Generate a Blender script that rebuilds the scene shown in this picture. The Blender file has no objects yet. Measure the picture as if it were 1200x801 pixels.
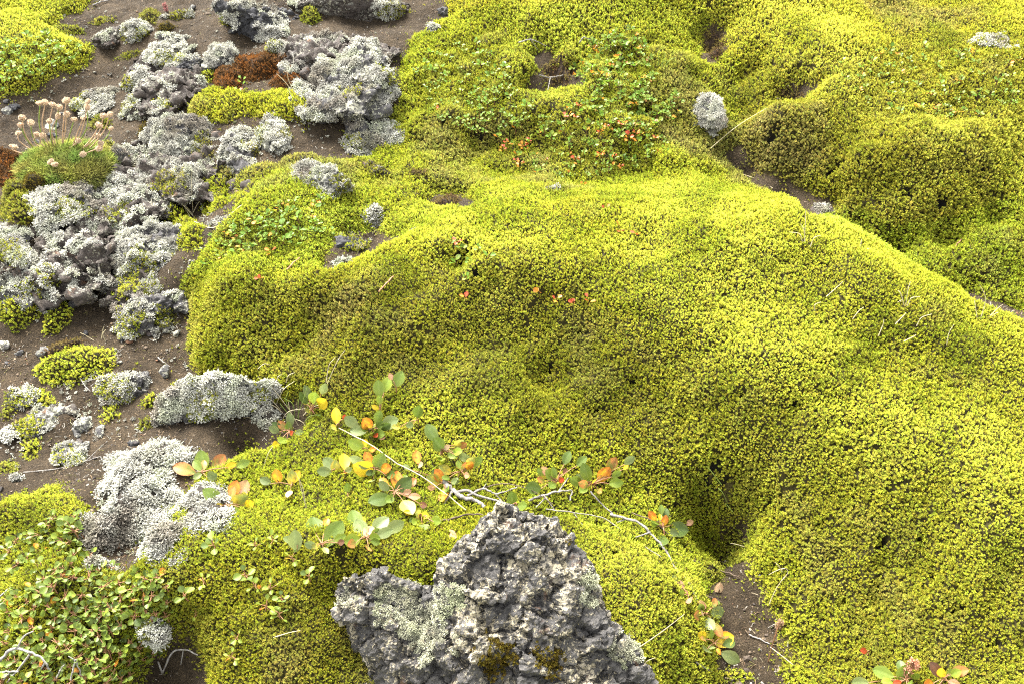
import bpy, bmesh, math
import numpy as np
from mathutils import Vector, Matrix

rng = np.random.default_rng(20240611)
SC = bpy.context.scene
COL = SC.collection
R = math.radians

# ------------------------------------------------------------------ camera model (photo is 1200 x 801)
CAM_H = 1.6
PITCH = R(45)
FPX = 1200 * 35 / 36.0
CAM = np.array([0.0, 0.0, CAM_H])
FWD = np.array([0, math.cos(PITCH), -math.sin(PITCH)])
UPV = np.array([0, math.sin(PITCH), math.cos(PITCH)])

def ray(px, py):
    px = np.asarray(px, float); py = np.asarray(py, float)
    d = FWD + ((px - 600) / FPX)[..., None] * np.array([1.0, 0, 0]) - ((py - 400.5) / FPX)[..., None] * UPV
    return d

def at_z(px, py, z):
    d = ray(px, py); z = np.asarray(z, float)
    t = (z - CAM_H) / d[..., 2]
    return CAM + d * t[..., None]

def project(P):
    v = P - CAM
    dep = v @ FWD
    return 600 + FPX * v[..., 0] / dep, 400.5 - FPX * (v @ UPV) / dep, dep

# ------------------------------------------------------------------ noise
_perm = np.random.default_rng(7).permutation(512).astype(np.int64)
_perm = np.concatenate([_perm, _perm, _perm])
_grad = np.random.default_rng(8).normal(size=(512, 3)); _grad /= np.linalg.norm(_grad, axis=1)[:, None]

def perlin(P, scale=1.0, seed=0):
    """gradient noise, about -0.7..0.7; scale = features per metre"""
    P = np.asarray(P, float)
    if P.shape[-1] == 2:
        P = np.concatenate([P, np.full(P.shape[:-1] + (1,), 0.37)], axis=-1)
    Q = P * scale + np.array([17.13, 5.71, 9.37]) * (seed + 1)
    I = np.floor(Q).astype(np.int64); Fq = Q - I
    U = Fq * Fq * Fq * (Fq * (Fq * 6 - 15) + 10)
    out = 0
    for dx in (0, 1):
        wx = U[..., 0] if dx else 1 - U[..., 0]
        for dy in (0, 1):
            wy = U[..., 1] if dy else 1 - U[..., 1]
            for dz in (0, 1):
                wz = U[..., 2] if dz else 1 - U[..., 2]
                h = _perm[(_perm[(_perm[(I[..., 0] + dx) & 511] + I[..., 1] + dy) & 511] + I[..., 2] + dz) & 511]
                g = _grad[h]
                dot = g[..., 0] * (Fq[..., 0] - dx) + g[..., 1] * (Fq[..., 1] - dy) + g[..., 2] * (Fq[..., 2] - dz)
                out = out + wx * wy * wz * dot
    return out * 1.5

def fbm(P, scale, octaves=3, seed=0, gain=0.5):
    a, s, o = 1.0, scale, 0
    for k in range(octaves):
        o = o + a * perlin(P, s, seed + 3 * k); a *= gain; s *= 2.03
    return o

def cellular(P, scale, seed=0):
    """distance to nearest jittered cell point, and a random value of that cell (3D)"""
    P = np.asarray(P, float)
    if P.shape[-1] == 2:
        P = np.concatenate([P, np.zeros(P.shape[:-1] + (1,))], axis=-1)
    Q = P * scale + 31.7 * (seed + 1)
    I = np.floor(Q).astype(np.int64)
    best = np.full(Q.shape[:-1], 9.0); second = np.full(Q.shape[:-1], 9.0); val = np.zeros(Q.shape[:-1])
    for dx in (-1, 0, 1):
        for dy in (-1, 0, 1):
            for dz in (-1, 0, 1):
                C = I + np.array([dx, dy, dz])
                h = _perm[(_perm[(_perm[C[..., 0] & 511] + C[..., 1]) & 511] + C[..., 2]) & 511]
                pt = C + 0.5 + 0.45 * _grad[h]
                d = np.linalg.norm(Q - pt, axis=-1)
                m = d < best
                second = np.where(m, best, np.minimum(second, d))
                val = np.where(m, h / 512.0, val); best = np.where(m, d, best)
    return best, second, val

def smooth(x):
    x = np.clip(x, 0, 1); return x * x * (3 - 2 * x)

# ------------------------------------------------------------------ object helpers
def tag(o, label=None, cat=None, group=None, kind=None):
    if label: o['label'] = label
    if cat: o['category'] = cat
    if group: o['group'] = group
    if kind: o['kind'] = kind
    return o

def link(o, parent=None):
    COL.objects.link(o)
    if parent is not None: o.parent = parent
    return o

def empty(name, loc, rz=0):
    o = bpy.data.objects.new(name, None)
    o.empty_display_size = 0.03
    o.location = loc; o.rotation_euler = (0, 0, rz)
    COL.objects.link(o)
    return o

def mesh_np(name, V, F, mat=None, col=None, smooth_shade=False, uv=None):
    """V (n,3), F: (m,k) array of equal-size faces or list of such arrays"""
    if isinstance(F, np.ndarray): F = [F]
    F = [f for f in F if len(f)]
    me = bpy.data.meshes.new(name)
    V = np.ascontiguousarray(V, np.float32)
    nl = sum(f.size for f in F); nf = sum(len(f) for f in F)
    me.vertices.add(len(V)); me.vertices.foreach_set('co', V.ravel())
    me.loops.add(nl); me.polygons.add(nf)
    me.loops.foreach_set('vertex_index', np.concatenate([f.ravel() for f in F]).astype(np.int32))
    sizes = np.concatenate([np.full(len(f), f.shape[1]) for f in F])
    starts = np.concatenate([[0], np.cumsum(sizes)[:-1]]).astype(np.int32)
    me.polygons.foreach_set('loop_start', starts)
    if smooth_shade:
        me.polygons.foreach_set('use_smooth', np.ones(nf, bool))
    else:
        me.polygons.foreach_set('use_smooth', np.zeros(nf, bool))
    me.update(calc_edges=True)
    if col is not None:
        ca = me.color_attributes.new('tint', 'FLOAT_COLOR', 'POINT')
        c = np.ones((len(V), 4), np.float32); c[:, :3] = col
        ca.data.foreach_set('color', c.ravel())
    if mat: me.materials.append(mat)
    return me

def obj_np(name, V, F, mat, parent=None, col=None, origin=None, smooth_shade=False):
    V = np.asarray(V, float)
    if origin is None and parent is None:
        origin = np.array([V[:, 0].mean(), V[:, 1].mean(), V[:, 2].min()])
    if origin is not None: V = V - np.asarray(origin)
    o = bpy.data.objects.new(name, mesh_np(name, V, F, mat, col, smooth_shade))
    if origin is not None and parent is None: o.location = tuple(origin)
    return link(o, parent)

def copy_tree(o, parent=None):
    c = o.copy(); COL.objects.link(c); c.parent = parent
    for ch in o.children: copy_tree(ch, c)
    return c

# ------------------------------------------------------------------ materials
def new_mat(name):
    m = bpy.data.materials.new(name); m.use_nodes = True
    nt = m.node_tree; nt.nodes.clear()
    return m, nt, nt.nodes, nt.links

def N(nt, typ, **kw):
    n = nt.nodes.new(typ)
    for k, v in kw.items():
        if k.startswith('i_'):
            n.inputs[k[2:]].default_value = v
        else: setattr(n, k, v)
    return n

def mixc(nt, fac, a, b, blend='MIX'):
    n = nt.nodes.new('ShaderNodeMix'); n.data_type = 'RGBA'; n.blend_type = blend
    for sock, v in ((n.inputs[0], fac), (n.inputs[6], a), (n.inputs[7], b)):
        if isinstance(v, (int, float)): sock.default_value = v
        elif isinstance(v, (tuple, list)): sock.default_value = (*v, 1) if len(v) == 3 else v
        else: nt.links.new(v, sock)
    return n.outputs[2]

def ramp(nt, fac, stops):
    n = nt.nodes.new('ShaderNodeValToRGB')
    el = n.color_ramp.elements
    while len(el) < len(stops): el.new(0.5)
    for e, (p, c) in zip(el, stops):
        e.position = p; e.color = (*c, 1) if not isinstance(c, (int, float)) else (c, c, c, 1)
    nt.links.new(fac, n.inputs[0])
    return n.outputs[0]

def noise_n(nt, scale, detail=4, rough=0.55, coord=None, dist=0.0):
    n = nt.nodes.new('ShaderNodeTexNoise')
    n.inputs['Scale'].default_value = scale; n.inputs['Detail'].default_value = detail
    n.inputs['Roughness'].default_value = rough; n.inputs['Distortion'].default_value = dist
    if coord is not None: nt.links.new(coord, n.inputs['Vector'])
    return n.outputs['Fac']

def tuft_mat(name, trans=0.3, rough=0.8, spec=0.1):
    """leafy shoots: colour from the 'tint' attribute, some light passes through the leaves"""
    m, nt, nd, lk = new_mat(name)
    a = N(nt, 'ShaderNodeAttribute', attribute_name='tint')
    p = N(nt, 'ShaderNodeBsdfPrincipled'); p.inputs['Roughness'].default_value = rough
    p.inputs['Specular IOR Level'].default_value = spec
    lk.new(a.outputs['Color'], p.inputs['Base Color'])
    out = N(nt, 'ShaderNodeOutputMaterial')
    if trans > 0:
        t = N(nt, 'ShaderNodeBsdfTranslucent'); lk.new(a.outputs['Color'], t.inputs['Color'])
        mx = N(nt, 'ShaderNodeMixShader'); mx.inputs[0].default_value = trans
        lk.new(p.outputs[0], mx.inputs[1]); lk.new(t.outputs[0], mx.inputs[2]); lk.new(mx.outputs[0], out.inputs[0])
    else: lk.new(p.outputs[0], out.inputs[0])
    return m

def plain_noise_mat(name, c1, c2, scale, rough=0.9, bump=0.0, bscale=None, spec=0.2):
    m, nt, nd, lk = new_mat(name)
    g = N(nt, 'ShaderNodeNewGeometry')
    f = noise_n(nt, scale, 6, 0.6, g.outputs['Position'])
    c = ramp(nt, f, [(0.35, c1), (0.65, c2)])
    p = N(nt, 'ShaderNodeBsdfPrincipled'); p.inputs['Roughness'].default_value = rough
    p.inputs['Specular IOR Level'].default_value = spec
    lk.new(c, p.inputs['Base Color'])
    if bump:
        b = N(nt, 'ShaderNodeBump'); b.inputs['Strength'].default_value = bump; b.inputs['Distance'].default_value = 0.005
        lk.new(noise_n(nt, bscale or scale * 3, 6, 0.65, g.outputs['Position']), b.inputs['Height']); lk.new(b.outputs[0], p.inputs['Normal'])
    out = N(nt, 'ShaderNodeOutputMaterial'); lk.new(p.outputs[0], out.inputs[0])
    return m
# ------------------------------------------------------------------ terrain: surveyed points (pixel, pixel, height in metres)
CTRL = [
 # soil slope on the left
 (-150,0,.22),(0,0,.2),(100,0,.15),(200,0,.17),(300,0,.22),(450,0,.27),(0,60,.17),(60,60,.15),(0,120,.1),(100,100,.1),(200,100,.13),
 (-150,250,.08),(0,250,.1),(60,235,.14),(150,170,.11),(0,300,.09),(30,345,.04),(100,300,.03),(150,230,.09),(200,250,.05),(0,400,0),(100,350,.015),(170,400,.02),
 (200,430,0),(100,450,0),(0,550,-.02),(100,520,-.02),(200,480,.01),(150,560,.03),(200,530,.03),(150,640,.03),(0,650,.0),(-150,450,0),(-150,650,0),
 (0,801,-.02),(100,700,.03),(110,801,-.02),(190,780,-.06),(200,830,-.06),(300,100,.17),(330,60,.2),(420,100,.2),(300,200,.13),(400,200,.13),(260,130,.15),
 # big mound: plateau
 (250,345,.13),(300,325,.15),(400,335,.16),(480,290,.18),(560,255,.19),(600,248,.2),(700,260,.21),(800,250,.215),(940,255,.24),(1000,290,.24),(1060,325,.235),
 (1130,360,.22),(1200,390,.22),(1300,440,.22),(600,320,.185),(700,330,.185),(800,330,.2),(900,350,.21),(1000,400,.2),(1100,430,.2),(1200,480,.2),(1320,540,.2),
 # plateau lip
 (560,320,.18),(640,330,.18),(720,365,.175),(830,400,.17),(940,440,.175),(1050,500,.175),(1200,600,.18),
 # front face
 (300,400,.09),(300,440,.04),(400,400,.11),(400,450,.06),(400,490,.025),(500,400,.13),(500,460,.085),(500,520,.035),(600,420,.135),(600,480,.09),(600,550,.03),
 (640,412,.125),(700,450,.125),(700,520,.07),(700,585,.005),(800,480,.12),(800,550,.05),(830,605,-.06),(860,625,-.06),(860,520,.11),(900,560,.075),(900,610,.025),(885,650,-.02),
 (1000,560,.13),(1000,650,.075),(960,725,0),(1000,770,.0),(1100,620,.14),(1100,700,.105),(1100,801,.05),(1200,700,.15),(1200,801,.1),(1350,801,.12),
 (225,445,.0),(218,400,.005),(221,360,.03),(248,400,.07),(200,340,.045),
 # behind the ridge
 (960,248,.1),(1000,270,.1),(1100,300,.09),(1200,300,.1),(1100,338,.07),(1200,368,.07),(1200,250,.14),(1320,380,.1),(1350,260,.16),
 (1000,252,.11),(1060,276,.11),(1120,262,.13),(1180,232,.16),(900,170,.2),(1000,190,.22),(1060,170,.27),(1150,150,.29),(1250,150,.3),
 (950,85,.35),(1050,90,.35),(1150,70,.38),(1250,60,.4),(1100,50,.38),(1100,20,.38),(1000,0,.4),(1200,0,.43),(868,150,.15),(885,98,.25),
 (860,190,.1),(920,228,.08),(970,246,.09),(850,60,.3),(835,45,.29),(900,40,.36),(850,0,.42),(700,0,.42),(600,0,.38),
 # mound of dwarf shrubs
 (450,150,.14),(520,60,.24),(600,60,.29),(700,40,.34),(760,55,.32),(800,95,.27),(840,150,.17),(600,150,.21),(700,150,.23),(780,160,.2),(500,200,.14),(600,210,.155),
 (700,215,.16),(820,215,.15),(650,100,.23),(550,110,.22),(480,250,.14),(560,232,.155),(700,235,.165),(845,232,.13),
 # hummock by the left rocks
 (230,290,.1),(270,262,.15),(320,250,.17),(380,250,.165),(405,285,.15),(300,300,.15),(350,318,.145),(425,290,.12),
 # flat under the willow, cushions at the bottom
 (260,560,.03),(350,520,.02),(350,580,.035),(450,560,.03),(550,600,.02),(480,620,.05),(225,740,.0),(245,690,.06),(300,655,.08),(400,650,.09),(500,648,.085),(300,740,.05),
 (385,750,.03),(300,801,.01),(430,800,-.02),(420,715,.035),(460,700,.05),(520,700,.05),(690,650,.03),(740,670,.04),(780,690,.03),(815,740,-.02),(760,760,.01),(820,790,-.06),(880,720,-.06),(920,790,-.06),(855,680,-.06),
 (700,615,0),(770,620,-.01),(600,760,0),(20,590,.03),(90,600,.045),(60,680,.05),(150,690,.05),(185,720,.04),(60,780,0),(600,1000,-.05),(200,1000,-.06),(1000,1000,.05),(1300,1000,.1),(-100,900,0),
]
def build_height():
    C = np.array(CTRL, float)
    back = (C[:, 0] >= 440) & (C[:, 1] <= 215)
    C[back, 2] = .08 + (C[back, 2] - .08) * .64
    P = at_z(C[:, 0], C[:, 1], C[:, 2])
    far = np.array([[-6, 3, .3], [6, 3, .4], [-5, 6, .7], [0, 6, .75], [5, 6, .8], [-2.5, 4.5, .4], [0, 4.5, .5], [2.5, 4.5, .5], [-3, 1, 0], [3, 1, .2], [0, -2, -.1], [4, -2, .2], [-4, -2, -.1]])
    P = np.concatenate([P, far])
    n = len(P); XY = P[:, :2]
    def U(r2): return 0.5 * r2 * np.log(np.maximum(r2, 1e-12))
    D = ((XY[:, None] - XY[None]) ** 2).sum(-1)
    A = np.zeros((n + 3, n + 3)); A[:n, :n] = U(D) + np.eye(n) * 0.0003
    A[:n, n] = 1; A[:n, n + 1:] = XY; A[n, :n] = 1; A[n + 1:, :n] = XY.T
    b = np.zeros(n + 3); b[:n] = P[:, 2]
    w = np.linalg.solve(A, b)
    def f(X, Y):
        sh = X.shape; q = np.stack([X.ravel(), Y.ravel()], 1); out = np.empty(len(q))
        for i in range(0, len(q), 20000):
            s = q[i:i + 20000]
            out[i:i + 20000] = U(((s[:, None] - XY[None]) ** 2).sum(-1)) @ w[:n] + w[n] + s @ w[n + 1:]
        return out.reshape(sh)
    return f

_tps = build_height()
# dense grid in the part that is seen, spreading out to the horizon
STEP = 0.0085
cx = np.arange(-2.75, 2.75, STEP); cy = np.arange(0.35, 4.4, STEP)
GX0, GY0 = cx[0], cy[0]
def far_h(X, Y):
    return 0.35 + 0.05 * Y + 0.1 * perlin(np.stack([X, Y], -1), .3, 4)
CXX, CYY = np.meshgrid(cx, cy)
_q = np.stack([CXX, CYY], -1)
GH = _tps(CXX, CYY)
GH = GH + 0.018 * perlin(_q, 4.0, 1) + 0.014 * perlin(_q, 9, 2) + 0.0065 * perlin(_q, 22, 3)
def height(x, y):
    x = np.asarray(x, float); y = np.asarray(y, float)
    u = np.clip((x - GX0) / STEP, 0, len(cx) - 1.001); v = np.clip((y - GY0) / STEP, 0, len(cy) - 1.001)
    i = u.astype(int); j = v.astype(int); a = u - i; b = v - j
    return (GH[j, i] * (1 - a) * (1 - b) + GH[j, i + 1] * a * (1 - b) + GH[j + 1, i] * (1 - a) * b + GH[j + 1, i + 1] * a * b)

def hit(px, py):
    """where the line of sight of a pixel of the photo meets the ground"""
    px = np.atleast_1d(np.asarray(px, float)); py = np.atleast_1d(np.asarray(py, float))
    d = ray(px, py)
    t = np.linspace(0.9, 5.2, 1700)
    P = CAM + d[:, None, :] * t[None, :, None]
    below = P[..., 2] < height(P[..., 0], P[..., 1])
    k = np.where(below.any(1), below.argmax(1), len(t) - 1)
    k = np.maximum(k, 1)
    r = np.arange(len(px))
    a, b = P[r, k - 1], P[r, k]
    ha, hb = a[:, 2] - height(a[:, 0], a[:, 1]), b[:, 2] - height(b[:, 0], b[:, 1])
    f = np.clip(ha / np.maximum(ha - hb, 1e-9), 0, 1)[:, None]
    Q = a + (b - a) * f
    Q[:, 2] = height(Q[:, 0], Q[:, 1])
    return Q
def hit1(px, py): return hit(px, py)[0]

# lips, pits and swellings of the moss, given as lines and spots on the surface
LIPS = [
 ([(470,318),(560,318),(640,330),(720,362),(800,392),(900,425),(980,465),(1050,505),(1130,555),(1200,605),(1320,670)], .05, .15),
 ([(232,350),(300,338),(380,345),(440,362)], .02, .07),
 ([(596,418),(630,404),(668,410),(690,425)], .022, .05),
 ([(560,130),(640,140),(720,150),(790,165)], .03, .1),
 ([(255,650),(330,640),(420,640),(500,650)], .02, .07),
]
SPOTS = [(690,470,.05,-.010),(560,400,.05,-.01),(510,370,.06,.01),(610,470,.05,.009),(450,420,.04,-.012),(380,440,.05,.008),(540,308,.045,-.045),(575,335,.03,-.02),(510,296,.03,.014),(560,300,.03,.012),(930,480,.03,-.010),(822,575,.05,-.045),(855,600,.05,-.05),(1040,645,.022,-.022),(1030,695,.02,-.02),(745,455,.05,-.010),
 (925,112,.06,-.05),(835,50,.05,-.05),(430,385,.1,.014),(705,425,.08,.012),(900,560,.09,.014),(560,440,.09,.010),(1040,590,.1,.010),(1140,650,.08,.014),(980,640,.06,-.012),
 (300,370,.06,.014),(360,400,.05,-.012),(480,345,.04,-.012),(850,300,.12,.010),(760,300,.1,-.010),(1000,340,.1,.010),(1080,480,.12,-.014),(960,400,.1,.01),(1120,440,.1,.012),
 (1060,205,.10,.05),(1130,190,.09,.045),(1000,215,.05,.03),(960,150,.08,.02),(905,150,.06,.04),(1120,110,.08,.02),(600,90,.07,.035),(700,100,.08,.02),(660,170,.07,.018),(760,190,.06,.018),(560,160,.06,-.035),(750,130,.045,-.04),
 (1130,310,.07,.014),(1060,330,.05,-.012),(300,720,.08,.016),(350,700,.06,.012),(862,628,.05,-.045),(1050,286,.06,-.085),(1000,266,.06,-.08),(1110,274,.06,-.065),(1165,252,.06,-.05),(880,190,.06,-.05),(1020,215,.09,.03),(280,520,.05,-.05),(740,690,.05,.012),(60,690,.07,.015),(20,260,.04,.01)]
def sculpt():
    global GH
    add = np.zeros(GH.shape)
    for pts, depth, width in LIPS:
        a = np.array(pts, float); w = hit(a[:, 0], a[:, 1])[:, :2]
        best = np.full(GH.shape, 1e9); side = np.zeros(GH.shape); endf = np.zeros(GH.shape)
        n = len(w)
        for k in range(n - 1):
            e = w[k + 1] - w[k]; L2 = (e ** 2).sum()
            t = np.clip(((CXX - w[k, 0]) * e[0] + (CYY - w[k, 1]) * e[1]) / L2, 0, 1)
            dx, dy = CXX - w[k, 0] - t * e[0], CYY - w[k, 1] - t * e[1]
            d2 = dx * dx + dy * dy
            sd_ = np.sign(e[0] * dy - e[1] * dx)
            m = d2 < best
            best = np.where(m, d2, best); side = np.where(m, sd_, side); endf = np.where(m, (k + t) / (n - 1), endf)
        d = np.sqrt(best)
        fade = smooth(np.minimum(endf, 1 - endf) / .14)
        low = -smooth(d / width) * (1 - smooth((d - width) / (width * 2.5)))
        high = .25 * np.exp(-(d / (width * .7)) ** 2)
        add += depth * fade * np.where(side < 0, low + high * np.exp(-d / .02), high)
    for x, y, rr, h in SPOTS:
        p = hit1(x, y)
        d = np.hypot(CXX - p[0], CYY - p[1]) * (1 + .3 * perlin(_q, 8, 55))
        add += h * np.exp(-(d / rr) ** 2 * 1.6)
    for pl, amp in [([(450,150),(480,60),(560,25),(700,20),(800,40),(860,110),(860,220),(760,215),(600,205),(480,235)], .022), ([(880,120),(960,90),(1200,80),(1300,150),(1200,230),(1060,275),(985,250),(905,190)], .016), ([(210,700),(250,650),(420,640),(560,640),(600,801),(230,860)], .012), ([(690,630),(820,690),(830,820),(640,820)], .010)]:
        d = sdf_poly(poly_world(pl, 3), CXX, CYY)
        add += amp * smooth(-d / .08 + .3) * (perlin(_q, 11, 57) + .5 * perlin(_q, 24, 58))
    GH = GH + add
def mm(p):
    """metres per photo pixel at a point"""
    return float((np.asarray(p) - CAM) @ FWD) / FPX

def poly_world(pts, close_steps=6):
    a = np.array(pts, float)
    out = []
    for k in range(len(a)):
        p, q = a[k], a[(k + 1) % len(a)]
        for s in range(close_steps): out.append(p + (q - p) * s / close_steps)
    out = np.array(out)
    return hit(out[:, 0], out[:, 1])[:, :2]

def sdf_poly(poly, X, Y):
    """signed distance to a polygon in plan, negative inside"""
    x = X.ravel(); y = Y.ravel()
    best = np.full(x.shape, 1e9); ins = np.zeros(x.shape, bool)
    n = len(poly)
    for k in range(n):
        ax, ay = poly[k]; bx, by = poly[(k + 1) % n]
        ex, ey = bx - ax, by - ay
        t = np.clip(((x - ax) * ex + (y - ay) * ey) / max(ex * ex + ey * ey, 1e-12), 0, 1)
        dx = x - ax - t * ex; dy = y - ay - t * ey
        best = np.minimum(best, dx * dx + dy * dy)
        c = ((ay > y) != (by > y))
        with np.errstate(divide='ignore', invalid='ignore'):
            xi = ax + (y - ay) / (by - ay) * ex if by != ay else np.full(x.shape, 1e9)
        ins ^= c & (x < xi)
    return (np.sqrt(best) * np.where(ins, -1, 1)).reshape(X.shape)

sculpt()

# bare soil in plan: everything else is grown over with moss
SOIL = [
 [(-400,140),(0,116),(30,105),(50,96),(72,80),(97,72),(106,52),(60,34),(60,28),(96,12),(110,-8),(130,-60),(480,-60),(520,-10),(535,22),(480,45),(476,100),(455,130),(440,150),(436,186),(400,190),(355,194),(322,204),(298,228),(275,250),
  (256,272),(232,298),(208,325),(206,345),(222,372),(226,425),(240,444),(300,455),(332,482),(330,516),(300,528),(240,545),(225,575),(205,605),(150,668),(108,668),(100,610),(66,572),(20,580),(0,592),(-400,620)],
 [(880,640),(848,655),(832,690),(832,740),(842,801),(852,900),(950,900),(934,770),(916,735),(900,690)],
 [(862,172),(852,182),(872,206),(905,234),(950,256),(978,250),(955,220),(905,194)],
 [(908,104),(905,116),(925,121),(942,117),(952,104),(930,100)],
 [(823,25),(815,50),(824,72),(845,76),(856,55),(850,28)],
 [(636,56),(648,66),(640,80),(652,88),(672,84),(684,98),(664,106),(642,103),(628,114),(614,104),(630,84),(622,66)],
 [(866,86),(862,95),(880,97),(898,87),(892,82)],
 [(170,762),(160,801),(160,900),(245,900),(240,801),(225,762),(200,748)],
 [(395,268),(385,290),(388,312),(420,305),(450,292),(470,285),(470,276),(440,262)],
 [(856,588),(838,622),(848,660),(884,652),(882,612)],
 [(505,225),(495,238),(540,247),(560,238),(545,228)],
 [(1110,338),(1140,358),(1200,380),(1260,410),(1260,398),(1190,362),(1140,340)],
 [(322,478),(332,520),(352,505),(372,490),(352,462)],
]
_pts = np.stack([CXX, CYY], -1)
_edge = 0.022 * perlin(_pts, 7, 10) + 0.018 * perlin(_pts, 14, 11) + 0.012 * perlin(_pts, 34, 12) + 0.006 * perlin(_pts, 80, 13)
SOILD = np.full(CXX.shape, 9.0)
for pl in SOIL:
    SOILD = np.minimum(SOILD, sdf_poly(poly_world(pl), CXX, CYY))
SOILD = SOILD + _edge             # > 0 : moss

def grid_at(A, x, y):
    i = np.clip(((np.asarray(x) - GX0) / STEP).round().astype(int), 0, len(cx) - 1)
    j = np.clip(((np.asarray(y) - GY0) / STEP).round().astype(int), 0, len(cy) - 1)
    return A[j, i]

# ------------------------------------------------------------------ ground sheet
def ground_mat():
    m, nt, nd, lk = new_mat('volcanic_soil')
    g = N(nt, 'ShaderNodeNewGeometry'); pos = g.outputs['Position']
    a = N(nt, 'ShaderNodeAttribute', attribute_name='tint')
    big = noise_n(nt, 7, 4, .6, pos); mid = noise_n(nt, 45, 5, .65, pos); fine = noise_n(nt, 320, 4, .7, pos)
    soil = ramp(nt, big, [(.3, (.024, .017, .0095)), (.52, (.039, .0285, .0165)), (.7, (.062, .046, .028))])
    soil = mixc(nt, .85, soil, ramp(nt, fine, [(.3, (.35, .35, .35)), (.5, (.9, .88, .85)), (.66, (1.7, 1.65, 1.55))]), 'MULTIPLY')
    soil = mixc(nt, .5, soil, ramp(nt, mid, [(.35, (.55, .55, .55)), (.65, (1.35, 1.3, 1.25))]), 'MULTIPLY')
    # pale and ochre grains
    v = N(nt, 'ShaderNodeTexVoronoi'); v.inputs['Scale'].default_value = 190; lk.new(pos, v.inputs['Vector'])
    sep = N(nt, 'ShaderNodeSeparateColor'); lk.new(v.outputs['Color'], sep.inputs[0])
    rare = ramp(nt, sep.outputs[0], [(.95, 0.0), (.97, 1.0)])
    core = ramp(nt, v.outputs['Distance'], [(.25, 1.0), (.4, 0.0)])
    mm_ = N(nt, 'ShaderNodeMath', operation='MULTIPLY'); lk.new(rare, mm_.inputs[0]); lk.new(core, mm_.inputs[1])
    grain = ramp(nt, sep.outputs[1], [(.2, (.14, .10, .06)), (.6, (.12, .08, .04)), (.9, (.19, .17, .14))])
    soil = mixc(nt, mm_.outputs[0], soil, grain)
    sa = N(nt, 'ShaderNodeSeparateColor'); lk.new(a.outputs['Color'], sa.inputs[0])
    thatch = ramp(nt, mid, [(.3, (.045, .034, .012)), (.7, (.09, .075, .02))])
    base = mixc(nt, sa.outputs[0], soil, thatch)
    farm = ramp(nt, noise_n(nt, 5, 8, .7, pos), [(.3, (.12, .11, .02)), (.5, (.22, .22, .03)), (.7, (.30, .29, .04))])
    base = mixc(nt, sa.outputs[1], base, farm)
    p = N(nt, 'ShaderNodeBsdfPrincipled'); p.inputs['Roughness'].default_value = .95; p.inputs['Specular IOR Level'].default_value = .15
    lk.new(base, p.inputs['Base Color'])
    b = N(nt, 'ShaderNodeBump'); b.inputs['Strength'].default_value = 1.0; b.inputs['Distance'].default_value = .008
    add = N(nt, 'ShaderNodeMath', operation='ADD'); lk.new(fine, add.inputs[0]); lk.new(noise_n(nt, 110, 6, .7, pos), add.inputs[1])
    lk.new(add.outputs[0], b.inputs['Height']); lk.new(b.outputs[0], p.inputs['Normal'])
    out = N(nt, 'ShaderNodeOutputMaterial'); lk.new(p.outputs[0], out.inputs[0])
    return m

def spread(a, far, grow=1.28):
    out = []; s = 0.03; p = a
    while abs(p - a) < far:
        p = p + s if far > 0 else p - s
        s *= grow; out.append(p)
        if abs(p - a) > abs(far): break
    return out
def spread_abs(a, sign, dist):
    out = []; s = 0.03; p = a
    while abs(p - a) < dist:
        p += sign * s; s *= 1.25; out.append(p)
    return out
def build_ground():
    xs = np.array(spread_abs(cx[0], -1, 90)[::-1] + list(cx) + spread_abs(cx[-1], 1, 90))
    ys = np.array(spread_abs(cy[0], -1, 90)[::-1] + list(cy) + spread_abs(cy[-1], 1, 120))
    X, Y = np.meshgrid(xs, ys)
    Z = height(X, Y)
    ox = np.maximum(np.abs(X) - 2.74, 0); oy = np.maximum(np.maximum(0.35 - Y, Y - 4.39), 0)
    dist = np.sqrt(ox ** 2 + oy ** 2)
    w = smooth(dist / 2.5)
    Z = Z * (1 - w) + (0.3 + 0.06 * np.clip(Y, -10, 60) * w + 0.12 * perlin(np.stack([X, Y], -1), .5, 21)) * w
    cover = np.zeros(X.shape); farc = np.zeros(X.shape)
    sd = grid_at(SOILD, X, Y)
    incore = dist < 1e-6
    cover = np.where(incore, smooth(sd / 0.02 + .5), 0)
    soily = smooth((-X - 1.6) / .8) * smooth((3.4 - Y) / 1.0) 
    farc = np.where(incore, 0, 1 - soily)
    # soil roughness
    rough = np.where(incore & (sd < 0.02), 1.0, 0)
    q = np.stack([X, Y], -1)
    Z = Z + rough * (0.004 * perlin(q, 40, 31) + 0.0025 * perlin(q, 75, 32))
    ny, nx = X.shape
    idx = np.arange(nx * ny).reshape(ny, nx)
    F = np.stack([idx[:-1, :-1], idx[:-1, 1:], idx[1:, 1:], idx[1:, :-1]], -1).reshape(-1, 4)
    V = np.stack([X, Y, Z], -1).reshape(-1, 3)
    col = np.stack([cover, farc, np.zeros_like(farc)], -1).reshape(-1, 3)
    o = obj_np('ground', V, F, ground_mat(), col=col, origin=(0, 0, 0), smooth_shade=True)
    tag(o, 'dark brown volcanic soil lying between the lichen rocks and under the moss', 'ground', kind='structure')
    return o
build_ground()
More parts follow.
